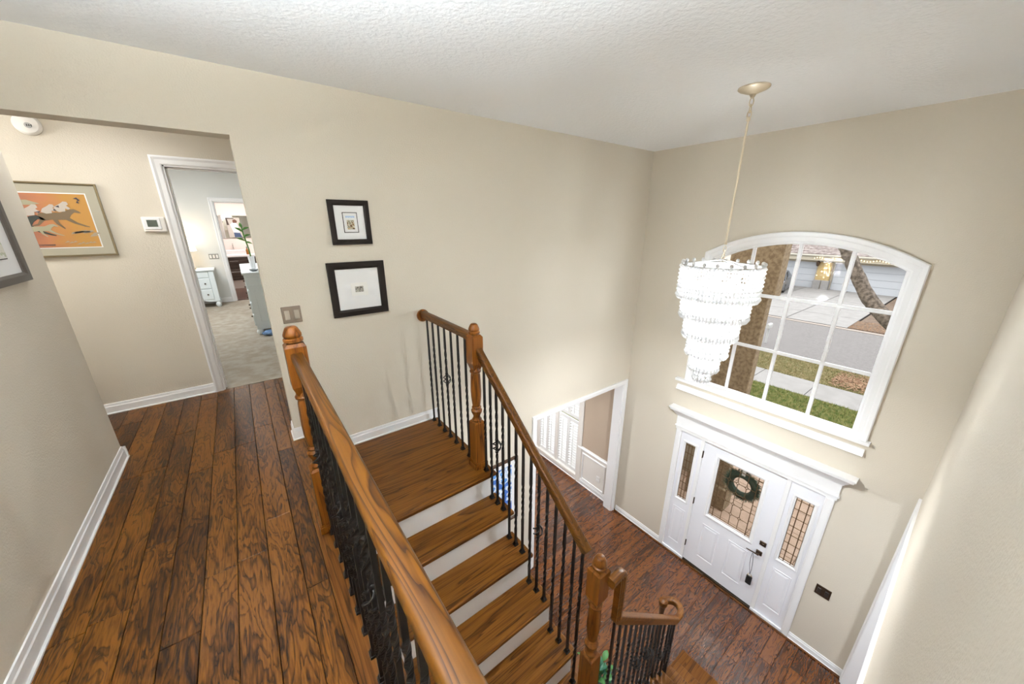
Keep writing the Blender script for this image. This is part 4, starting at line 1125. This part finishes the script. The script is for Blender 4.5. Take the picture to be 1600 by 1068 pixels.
bm = B(); lathe(bm, [(.03, dz_), (.055, dz_ + .015), (.06, dz_ + .03), (.055, dz_ + .03), (.03, dz_ + .008)], (-4.34, 3.66, 0), 18); add('dish', bm, mat('grey_glass', (.25, .27, .28), .15), t, smooth=True)

# bathroom
M['vdark'] = wood('dark_vanity_wood', (.03, .022, .018), (.062, .046, .038), (.09, .068, .056), 'x', .4, 7, 1, 10)
vz, vy = 4.02, 8.767
t = thing('vanity', (-4.5, 9.0, ZU), 'dark brown floating bathroom vanity with white counter and two drawers', 'vanity')
add('cabinet', bbox(-4.95, -3.55, vy, 9.248, ZU + .22, vz - .05, .004), M['vdark'], t)
add('counter', bbox(-4.98, -3.52, vy - .02, 9.248, vz - .05, vz, .005), M['white'], t)
for a, c in ((.24, .50), (.52, .77)):
    for p0, p1 in ((-4.94, -4.26), (-4.24, -3.56)):
        dr = add('drawer', bbox(p0, p1, vy - .016, vy, ZU + a, ZU + c, .003), M['vdark'], t)
        xm = -4.60 if p0 < -4.5 else -3.9
        bm = B(); tube(bm, [(xm - .09, vy - .04, ZU + c - .07), (xm + .09, vy - .04, ZU + c - .07)], .006, 8); box(bm, xm - .07, xm - .062, vy - .04, vy - .01, ZU + c - .074, ZU + c - .066); box(bm, xm + .062, xm + .07, vy - .04, vy - .01, ZU + c - .074, ZU + c - .066)
        add('handle', bm, M['chrome'], dr)
add('plinth', bbox(-4.9, -3.6, vy + .05, 9.248, ZU, ZU + .22, 0), M['offwhite'], t)
t = thing('sink_basin', (-4.55, 9.0, vz), 'white rectangular vessel sink on the bathroom vanity', 'sink')
bm = B(); sweep(bm, [(-4.80, 8.80, vz), (-4.30, 8.80, vz), (-4.30, 9.18, vz), (-4.80, 9.18, vz)], [(0, 0), (0, .11), (.02, .11), (.035, .02), (.2, .012), (.2, 0)], (0, 0, 1), closed=True); add('basin', bm, M['white'], t)
t = thing('faucet', (-4.55, 9.2, vz), 'chrome faucet behind the vessel sink', 'faucet')
bm = B(); tube(bm, [(-4.55, 9.205, vz), (-4.55, 9.205, vz + .20), (-4.55, 9.17, vz + .235), (-4.55, 9.09, vz + .225)], .013, 10); box(bm, -4.56, -4.54, 9.19, 9.22, vz + .22, vz + .27); add('spout', bm, M['chrome'], t)
t = thing('bathroom_mirror', (-4.5, 9.24, 4.4), 'wide frameless mirror above the bathroom vanity', 'mirror')
add('mirror_glass', bbox(-5.3, -3.6, 9.235, 9.25, 4.42, 4.98, .002), mat('mirror_silver', (.82, .80, .78), .03, 1), t)
t = thing('picture', (-4.42, 9.2, 4.43), 'flat print standing in for a mirrored figure in white above the vanity', 'picture')  # reflection of a person in the mirror, drawn as flat coloured shapes
add('backing', bbox(-4.57, -4.28, 9.222, 9.234, 4.44, 4.93, .002), mat('grey_reflection_ground', (.45, .42, .38), .6), t)
def fl_(name, pts, col, yy=9.2205):
    bm = B(); prism(bm, [(x_, yy, z_) for x_, z_ in pts], (0, .0015, 0)); add(name, bm, mat(name + '_print', col, .6), t)
fl_('dark_corner', [(-4.57, 4.93), (-4.40, 4.92), (-4.40, 4.90), (-4.54, 4.90), (-4.52, 4.75), (-4.57, 4.75)], (.05, .03, .025))
fl_('shirt', [(-4.46, 4.56), (-4.33, 4.55), (-4.34, 4.72), (-4.37, 4.80), (-4.44, 4.82), (-4.50, 4.76)], (.78, .78, .78), 9.2200)
fl_('jeans', [(-4.46, 4.445), (-4.30, 4.445), (-4.33, 4.555), (-4.46, 4.565)], (.05, .08, .16), 9.2195)
fl_('head_and_hat', [(-4.44, 4.80), (-4.36, 4.80), (-4.34, 4.85), (-4.38, 4.89), (-4.43, 4.88)], (.12, .05, .03), 9.2195)
t = thing('soap_bottle', (-4.36, 8.9, vz), 'small amber soap bottle on the vanity counter', 'bottle')
bm = B(); lathe(bm, [(.03, vz), (.032, vz + .01), (.032, vz + .11), (.012, vz + .135), (.012, vz + .16)], (-4.27, 8.83, 0), 14); add('bottle', bm, mat('amber_plastic', (.30, .12, .02), .25), t, smooth=True)
bm = B(); lathe(bm, [(.014, vz + .16), (.014, vz + .175), (.005, vz + .18), (.005, vz + .21)], (-4.27, 8.83, 0), 10); box(bm, -4.275, -4.265, 8.79, 8.835, vz + .205, vz + .215); add('pump', bm, M['black'], t)

# potted plant on the entry floor behind the stair
t = thing('potted_plant', (-2.42, -1.63, 0), 'teal green leafy potted plant on the floor behind the stair balusters', 'plant')
bm = B(); lathe(bm, [(.09, 0), (.12, .03), (.14, .26), (.145, .30), (.13, .30), (.12, .26)], (-2.42, -1.62, 0), 20); add('pot', bm, mat('dark_pot', (.05, .05, .055), .4), t, smooth=True)
M['teal'] = mat('teal_leaf', (.03, .14, .08), .4); M['teal2'] = mat('green_leaf', (.06, .20, .05), .4)
rn = random.Random(11)
LEAVES = []
for q in (M['teal'], M['teal2']):
    bm = B(); pr_ = None
    for i in range(6):
        f = i / 5; w_ = .030 * math.sin(math.pi * min(1, f * .92 + .06)); c = (.11 * f, 0, .03 * math.sin(math.pi * f))
        a_, b_ = bm.verts.new((c[0], -w_, c[2] + .01)), bm.verts.new((c[0], w_, c[2] + .01)); m_ = bm.verts.new(c)
        if pr_: bm.faces.new((pr_[0], pr_[2], m_, a_)); bm.faces.new((pr_[2], pr_[1], b_, m_))
        pr_ = (a_, b_, m_)
    LEAVES.append(mk(bm, 'leaf', q, True))
bm = B()
for k in range(46):
    an, rr, zz = rn.uniform(0, 6.28), rn.uniform(.02, .13), rn.uniform(.30, .56)
    p_ = (-2.42 + rr * math.cos(an), -1.62 + rr * math.sin(an), zz)
    add('leaf', LEAVES[k % 2], None, t, p_, (rn.uniform(-.5, .5), rn.uniform(-.9, .3), an))
    if k % 3 == 0: tube(bm, [(-2.42, -1.62, .25), ((-2.42 + p_[0]) / 2, (-1.62 + p_[1]) / 2, .25 + (zz - .25) * .6), p_], .005, 5)
add('stem', bm, M['teal2'], t)

# ------------------------------------------------------------------ outside
GZ = -.15
M['grass'] = bumpy(mat('lawn', (.095, .120, .028), .9), 8, .8, .03, 8, (.17, .155, .06))
M['conc'] = bumpy(mat('pale_concrete', (.20, .193, .185), .85), 3, .2, .004, 6, (.175, .168, .16))
M['asph'] = bumpy(mat('grey_asphalt', (.130, .121, .117), .9), 14, .4, .006, 8, (.105, .098, .094))
M['mulch'] = bumpy(mat('brown_mulch', (.06, .034, .02), .95), 16, 1, .03, 6, (.14, .10, .068))
add('ground_lawn', bbox(.16, 8.38, -30, 30, GZ - .3, GZ, 0), M['grass'], kind=S, label='green front lawn below the window')
sw = add('ground_sidewalk', bbox(8.38, 9.80, -30, 30, GZ - .3, GZ + .004, 0), M['sub'], kind=S, label='pale concrete sidewalk')
y = -11.0
while y < 10:
    add('slab', bbox(8.38, 9.80, y + .008, y + 1.492, GZ, GZ + .02, .006), M['conc'], sw); y += 1.5
add('ground_verge', bbox(9.80, 12.0, -30, 30, GZ - .3, GZ, 0), bumpy(mat('dry_verge_grass', (.10, .095, .032), .95), 3.5, .8, .03, 8, (.17, .135, .06)), kind=S, label='dry grass verge between sidewalk and street')
add('ground_street', bbox(12.0, 19.0, -30, 30, GZ - .3, GZ - .03, 0), M['asph'], kind=S, label='grey asphalt street')
add('ground_kerb', bbox(12.0, 12.25, -30, 30, GZ - .3, GZ - .005, 0), M['conc'], kind=S)
add('ground_kerb.001', bbox(18.75, 19.05, -30, 30, GZ - .3, GZ - .005, 0), mat('tan_kerb', (.22, .19, .165), .9), kind=S)
add('ground_far_lawn', bbox(19.05, 45, -40, .55, GZ - .3, GZ, 0), M['mulch'], kind=S)
add('ground_mulch', bbox(19.1, 21.2, -8, .62, GZ - .05, GZ + .03, 0), M['mulch'], kind=S, label='brown mulch bed beyond the street')
add('ground_mulch.001', bbox(25.5, 31.5, -6, .25, GZ - .05, GZ + .05, 0), M['mulch'], kind=S)
dv = add('ground_driveway', bbox(19.05, 33, .62, 22, GZ - .3, GZ + .005, 0), M['sub'], kind=S, label='pale concrete driveway across the street')
for i in range(5):
    for j in range(7):
        a, c = 19.05 + 2.7 * i, .62 + 2.6 * j
        add('slab', bbox(a + .025, a + 2.675, c + .025, c + 2.575, GZ, GZ + .02, 0), M['conc'], dv)
# grass blades near the house and on the verge
def blades(name, n_, x0, x1, y0, y1, cols, h, seed, lbl):
    rn = random.Random(seed); V_, F_ = [], []
    for k in range(n_):
        x_, y_ = rn.uniform(x0, x1), rn.uniform(y0, y1); a = rn.uniform(0, 6.28); hh = h * rn.uniform(.5, 1.2); w_ = .009
        c, s_ = math.cos(a), math.sin(a); i = len(V_)
        V_ += [(x_ - c * w_, y_ - s_ * w_, GZ), (x_ + c * w_, y_ + s_ * w_, GZ), (x_ + rn.uniform(-.05, .05), y_ + rn.uniform(-.05, .05), GZ + hh)]
        F_.append((i, i + 1, i + 2))
    me = bpy.data.meshes.new(name); me.from_pydata(V_, [], F_); me.materials.append(bumpy(mat(name + '_blades', cols[0], .8), 9, 0, .001, 5, cols[1]))
    o = bpy.data.objects.new(name, me); COL.objects.link(o); tag(o, lbl, 'grass', None, 'stuff')
blades('grass', 26000, 6.0, 8.36, -3.2, 1.4, [(.080, .125, .018), (.24, .225, .075)], .075, 1, 'green lawn grass blades between house and sidewalk')
blades('verge_grass', 14000, 9.82, 12.0, -2.6, 2.6, [(.13, .125, .038), (.235, .185, .085)], .06, 2, 'dry yellow green grass on the verge by the street')
rn = random.Random(9); V_, F_ = [], []
for k in range(2600):
    zone = rn.random()
    if zone < .55: x_, y_, zz = rn.gauss(10.7, .45), rn.uniform(-2.4, -.7) , GZ + .05
    else: x_, y_, zz = rn.uniform(19.1, 21.2), rn.uniform(-2.6, .6), GZ + .035
    if zone < .55 and not 9.85 < x_ < 11.95: continue
    a = rn.uniform(0, 6.28); s_ = rn.uniform(.03, .06); i = len(V_)
    V_ += [(x_ + s_ * math.cos(a), y_ + s_ * math.sin(a), zz + rn.uniform(0, .02)), (x_ + .5 * s_ * math.cos(a + 1.5), y_ + .5 * s_ * math.sin(a + 1.5), zz), (x_ - s_ * math.cos(a), y_ - s_ * math.sin(a), zz + rn.uniform(0, .02)), (x_ - .5 * s_ * math.cos(a + 1.5), y_ - .5 * s_ * math.sin(a + 1.5), zz)]
    F_.append((i, i + 1, i + 2, i + 3))
me = bpy.data.meshes.new('leaf_litter'); me.from_pydata(V_, [], F_); me.materials.append(bumpy(mat('dry_leaves', (.12, .058, .027), .9), 8, 0, .001, 4, (.24, .15, .085)))
o = bpy.data.objects.new('leaf_litter', me); COL.objects.link(o); tag(o, 'brown fallen leaves on the verge and the mulch bed', 'leaves', None, 'stuff')

# porch column and porch walls in front of the window
M['stucco'] = bumpy(mat('brown_stucco', (.20, .145, .085), .9), 22, 1, .012, 6, (.12, .08, .042))
M['stuccol'] = bumpy(mat('tan_stucco', (.30, .25, .18), .9), 30, .7, .008, 5, (.26, .21, .15))
t = thing('porch_column', (1.75, -.9, GZ), 'brown stucco porch column close outside the arched window', 'column')
add('shaft', bbox(1.6, 1.78, -1.10, -.55, GZ, 3.77, .01), M['stucco'], t)
add('capital', bbox(1.56, 1.82, -1.18, -.50, 3.77, 5.4, .01), M['stucco'], t)
add('base', bbox(1.54, 1.84, -1.16, -.48, GZ, .35, .01), M['stucco'], t)
t = thing('porch_wing', (2.4, .2, GZ), 'tan stucco wing of the house beside the porch column', 'wall')
add('wing_wall', bbox(2.1, 2.3, -.60, .35, GZ, 3.9, 0), M['stuccol'], t)
add('wing_beam', bbox(2.05, 2.35, -.62, .37, 3.9, 5.6, .01), M['offwhite'], t)

M['paver'] = bumpy(mat('peach_porch_paving', (.36, .25, .185), .85), 9, .2, .004, 5, (.32, .22, .16))
pf = add('ground_porch', bbox(.16, 5.2, -3.6, .4, GZ - .2, GZ + .03, 0), M['sub'], kind=S, label='peach paved porch outside the entry door')
for i in range(8):
    for j in range(6):
        add('paver', bbox(.17 + .62 * i, .785 + .62 * i, -3.59 + .66 * j, -2.935 + .66 * j, GZ, GZ + .06, .006), M['paver'], pf)

# leaning tree
M['bark'] = bumpy(mat('grey_brown_bark', (.15, .12, .095), .95), 11, 1, .05, 8, (.05, .038, .028))
t = thing('leaning_tree', (9.0, -4.2, GZ), 'leaning oak trunk with rough bark by the sidewalk', 'tree')
tp = [(8.95, -4.05, GZ - .1), (8.96, -3.75, .25), (8.98, -3.1, .95), (9.0, -2.35, 1.72), (9.0, -1.83, 2.18), (9.0, -1.28, 2.70), (9.0, -.93, 3.18), (9.0, -.66, 3.65), (9.0, -.45, 4.02), (9.0, -.33, 4.35), (9.0, -.2, 5.0), (9.0, .1, 5.8), (9.0, .5, 6.8)]
tr_ = [.34, .27, .22, .185, .175, .165, .155, .15, .15, .16, .13, .11, .08]
def fine(pts, rs, k=4):
    P_, R_ = [], []
    for i in range(len(pts) - 1):
        a, c = Vector(pts[i]), Vector(pts[i + 1]); p0 = Vector(pts[max(0, i - 1)]); p3 = Vector(pts[min(len(pts) - 1, i + 2)])
        for j in range(k):
            f = j / k
            P_.append(.5 * ((2 * a) + (c - p0) * f + (2 * p0 - 5 * a + 4 * c - p3) * f * f + (3 * a - p0 - 3 * c + p3) * f ** 3)); R_.append(rs[i] * (1 - f) + rs[i + 1] * f)
    return P_ + [Vector(pts[-1])], R_ + [rs[-1]]
P_, R_ = fine(tp, tr_); rn = random.Random(4)
bm = B(); tube(bm, P_, R_, 16)
for v in bm.verts: v.co += Vector((rn.gauss(0, .009), rn.gauss(0, .009), rn.gauss(0, .009)))
add('trunk', bm, M['bark'], t, smooth=True)
for pts, rs in (([(9, -.4, 4.15), (9.1, .2, 4.9), (9.4, .9, 5.9), (9.6, 1.5, 7)], [.09, .08, .06, .03]), ([(9, -.2, 4.9), (8.7, -.9, 5.9), (8.5, -1.7, 7)], [.08, .06, .03])):
    P_, R_ = fine(pts, rs); bm = B(); tube(bm, P_, R_, 10); add('branch', bm, M['bark'], t, smooth=True)
bm = B()
for k in range(2200):
    a, c, r_ = rn.uniform(0, 6.28), rn.uniform(-.6, 1), rn.uniform(.3, 1) ** .4
    p_ = Vector((9 + 2.6 * r_ * math.cos(a) * math.sqrt(1 - c * c * .8), .2 + 3 * r_ * math.sin(a) * math.sqrt(1 - c * c * .8), 8.1 + 1.6 * r_ * c)); s_ = .12
    q = [p_ + Vector((rn.uniform(-s_, s_), rn.uniform(-s_, s_), rn.uniform(-s_, s_))) for _ in range(3)]; bm.faces.new([bm.verts.new(x_) for x_ in q])
add('foliage', bm, mat('oak_leaves', (.05, .10, .025), .8), t, kind='stuff')

# house across the street
hx = 32.15
t = thing('neighbor_house', (hx, 4, GZ), 'pale house with two white garage doors and tiled roof across the street', 'house')
M['nwall'] = mat('cream_stucco', (.32, .28, .215), .85); M['nwhite'] = mat('white_garage_paint', (.33, .345, .365), .6)
M['fascia'] = mat('cream_fascia', (.29, .26, .20), .7)
add('wall', wall_mesh('x', hx, hx + .3, -8, 20, GZ, 2.6, [(.45, 4.35, GZ - .1, 1.88), (5.45, 9.3, GZ - .1, 1.88)]), M['nwall'], t)
for (a, c) in ((.45, 4.35), (5.45, 9.3)):
    gd = add('garage_door', bbox(hx + .13, hx + .2, a, c, GZ, 1.88, 0), M['nwhite'], t)
    for k in range(4):
        z0 = GZ + .51 * k
        add('panel', bbox(hx + .10, hx + .15, a + .01, c - .01, z0 + .012, z0 + .497, .01), M['nwhite'], gd)
M['pillar'] = bumpy(mat('yellow_lit_stucco', (.33, .25, .115), .85), 8, .4, .01, 4, (.28, .20, .085))  # yellow lamp light on the pillar is put into the stucco colour
add('pillar', bbox(hx - .25, hx + .1, 4.48, 5.32, GZ, 1.95, .01), M['pillar'], t)
for k, (a, c) in enumerate(((4.40, 4.88), (4.92, 5.40))): add('stone_base', bbox(hx - .35, hx + .1, a, c, GZ, .56, .02), M['conc'], t)
add('fascia', bbox(hx - .55, hx - .45, -8, 20, 2.05, 2.50, .01), M['fascia'], t)
add('soffit', bbox(hx - .5, hx + .3, -8, 20, 2.05, 2.10, 0), M['fascia'], t)
add('gutter', bbox(hx - .66, hx - .55, -8, 20, 2.38, 2.52, .03), mat('cream_gutter', (.34, .32, .27), .5), t)
M['roof'] = bumpy(mat('mottled_shingle', (.22, .19, .175), .9), 4.5, .6, .02, 7, (.11, .085, .078))
for k in range(12):
    a = .40 * k; bm = B(); prism(bm, [(hx - .62 + a, -8, 2.52 + a * .42), (hx - .62 + a + .46, -8, 2.52 + (a + .46) * .42), (hx - .62 + a + .46, -8, 2.55 + (a + .46) * .42), (hx - .62 + a, -8, 2.58 + a * .42)], (0, 28, 0))
    add('roof_course', bm, M['roof'], t)
t = thing('wall_lantern', (hx - .3, 5.25, 1.9), 'small dark lantern on the yellow lit pillar across the street', 'lantern')
bm = B(); lathe(bm, [(.05, 1.62), (.10, 1.70), (.14, 1.92), (.06, 2.0), (.02, 2.04)], (hx - .42, 5.34, 0), 8); box(bm, hx - .42, hx - .24, 5.32, 5.36, 1.96, 1.99); add('lantern_body', bm, M['bronze'], t)
t = thing('string_lights', (hx - .6, 3, 2.3), 'string of warm lights along the neighbor eaves and pillar', 'string lights')
M['warm'] = emit('warm_bulb', (1, .78, .36), 2)
bm = B(); bmesh.ops.create_icosphere(bm, subdivisions=1, radius=.032); BU = mk(bm, 'bulb', M['warm'])
rn = random.Random(8)
for k in range(34): add('bulb', BU, None, t, (hx - .62, 5.6 - .16 * k, 2.24 + .05 * math.sin(k * .9)))
for k in range(16): add('bulb', BU, None, t, (hx - .31, 4.52 + rn.random() * .75, .65 + 1.25 * rn.random()))
bm = B(); tube(bm, [(hx - .61, 5.7 - .16 * k, 2.28 + .05 * math.sin(k * .9)) for k in range(36)], .01, 5); add('cable', bm, M['black'], t)

# parked car
t = thing('parked_car', (29.2, 6.35, GZ), 'grey sedan parked on the driveway across the street', 'car')
CO, CA = Vector((29.0, 7.05, GZ + .02)), R(8)
cs, sn = math.cos(CA), math.sin(CA)
def cpt(l, w_, z):   # l towards the house, w across
    return (CO.x + l * cs - w_ * sn, CO.y + l * sn + w_ * cs, CO.z + z)
M['carp'] = mat('grey_car_paint', (.115, .115, .12), .3, .5); M['carg'] = mat('dark_car_glass', (.02, .022, .025), .08)
def car_loft(secs):
    bm = B(); rings = []
    for l, z0, z1, w0, w1 in secs:
        rings.append([bm.verts.new(cpt(l, a, z)) for a, z in ((-w0, z0), (-w0, (z0 + z1) / 2), (-w1, z1), (w1, z1), (w0, (z0 + z1) / 2), (w0, z0))])
    for A, C_ in zip(rings, rings[1:]):
        for k in range(6): bm.faces.new((A[k], A[(k + 1) % 6], C_[(k + 1) % 6], C_[k]))
    bm.faces.new(rings[0][::-1]); bm.faces.new(rings[-1])
    bmesh.ops.bevel(bm, geom=bm.edges[:], offset=.03, segments=1, affect='EDGES')
    return bm
add('body', car_loft([(-2.2, .30, .62, .75, .66), (-2.05, .20, .72, .86, .74), (-1.1, .18, .86, .90, .78), (.2, .18, .92, .90, .80), (1.4, .2, .95, .90, .78), (2.05, .24, .98, .86, .74), (2.2, .34, .90, .78, .68)]), M['carp'], t, smooth=True)
add('cabin', car_loft([(-1.15, .84, .90, .74, .70), (-.35, .84, 1.36, .76, .56), (.1, .84, 1.44, .76, .56), (.8, .84, 1.43, .76, .56), (1.35, .84, 1.25, .76, .58), (1.95, .84, .98, .74, .70)]), M['carg'], t, smooth=True)
add('roof', car_loft([(-.32, 1.34, 1.39, .58, .52), (.1, 1.40, 1.47, .58, .52), (.8, 1.38, 1.46, .58, .52), (1.3, 1.24, 1.30, .60, .54)]), M['carp'], t, smooth=True)
for sd in (-.78, .78):
    bm = B(); box_pts = [cpt(-1.15, sd, .88), cpt(-1.08, sd, .88), cpt(-.30, sd * .75, 1.40), cpt(-.38, sd * .75, 1.38)]; prism(bm, box_pts, (0, .02, 0)); add('pillar', bm, M['carp'], t)
    for l in (-1.38, 1.35):
        bm = B(); rr = [(.33, -.10), (.33, .10)]
        ring = [[bm.verts.new(cpt(l + r_ * math.cos(2 * math.pi * k / 18), sd + o_, .33 + r_ * math.sin(2 * math.pi * k / 18))) for k in range(18)] for r_, o_ in ((.18, -.11), (.30, -.11), (.33, -.08), (.33, .08), (.30, .11), (.18, .11))]
        for A, C_ in zip(ring, ring[1:]):
            for k in range(18): bm.faces.new((A[k], A[(k + 1) % 18], C_[(k + 1) % 18], C_[k]))
        wh = add('wheel', bm, M['black'], t, smooth=True)
        bm = B()
        for o_ in (-.10, .10):
            c = bm.verts.new(cpt(l, sd + o_ * 1.1, .33)); q = [bm.verts.new(cpt(l + (.19 if k % 2 else .12) * math.cos(2 * math.pi * k / 10), sd + o_, .33 + (.19 if k % 2 else .12) * math.sin(2 * math.pi * k / 10))) for k in range(10)]
            for k in range(10): bm.faces.new((c, q[k], q[(k + 1) % 10]))
        add('rim', bm, M['chrome'], wh)
for sd in (-.55, .55):
    bm = B(); prism(bm, [cpt(-2.19, sd - .17, .58), cpt(-2.19, sd + .17, .58), cpt(-2.08, sd + .17, .70), cpt(-2.08, sd - .17, .70)], (-.03, 0, .01)); add('headlight', bm, M['offwhite'], t)
bm = B(); prism(bm, [cpt(-2.21, -.45, .32), cpt(-2.21, .45, .32), cpt(-2.21, .45, .54), cpt(-2.21, -.45, .54)], (-.02, 0, 0)); add('grille', bm, M['black'], t)

# grille-white mailbox post behind the column
t = thing('mailbox', (17.9, 3.3, GZ), 'small white mailbox on a post beyond the street behind the column', 'mailbox')
mx_, my_ = 13.2, 2.17
t.location = (mx_, my_, GZ); WL[t.name] = Vector(t.location)
M['grey'] = mat('grey_white_paint', (.32, .32, .31), .6); add('post', bbox(mx_ - .035, mx_ + .035, my_ - .035, my_ + .035, GZ, .55, .005), M['grey'], t)
bm = B(); q = [(mx_ - .22, my_ - .07, .55), (mx_ - .22, my_ + .07, .55), (mx_ - .22, my_ + .07, .66)] + [(mx_ - .22, my_ + .07 * math.cos(math.pi * k / 6), .66 + .07 * math.sin(math.pi * k / 6)) for k in range(1, 6)] + [(mx_ - .22, my_ - .07, .66)]
prism(bm, q, (.40, 0, 0)); add('box', bm, M['grey'], t)
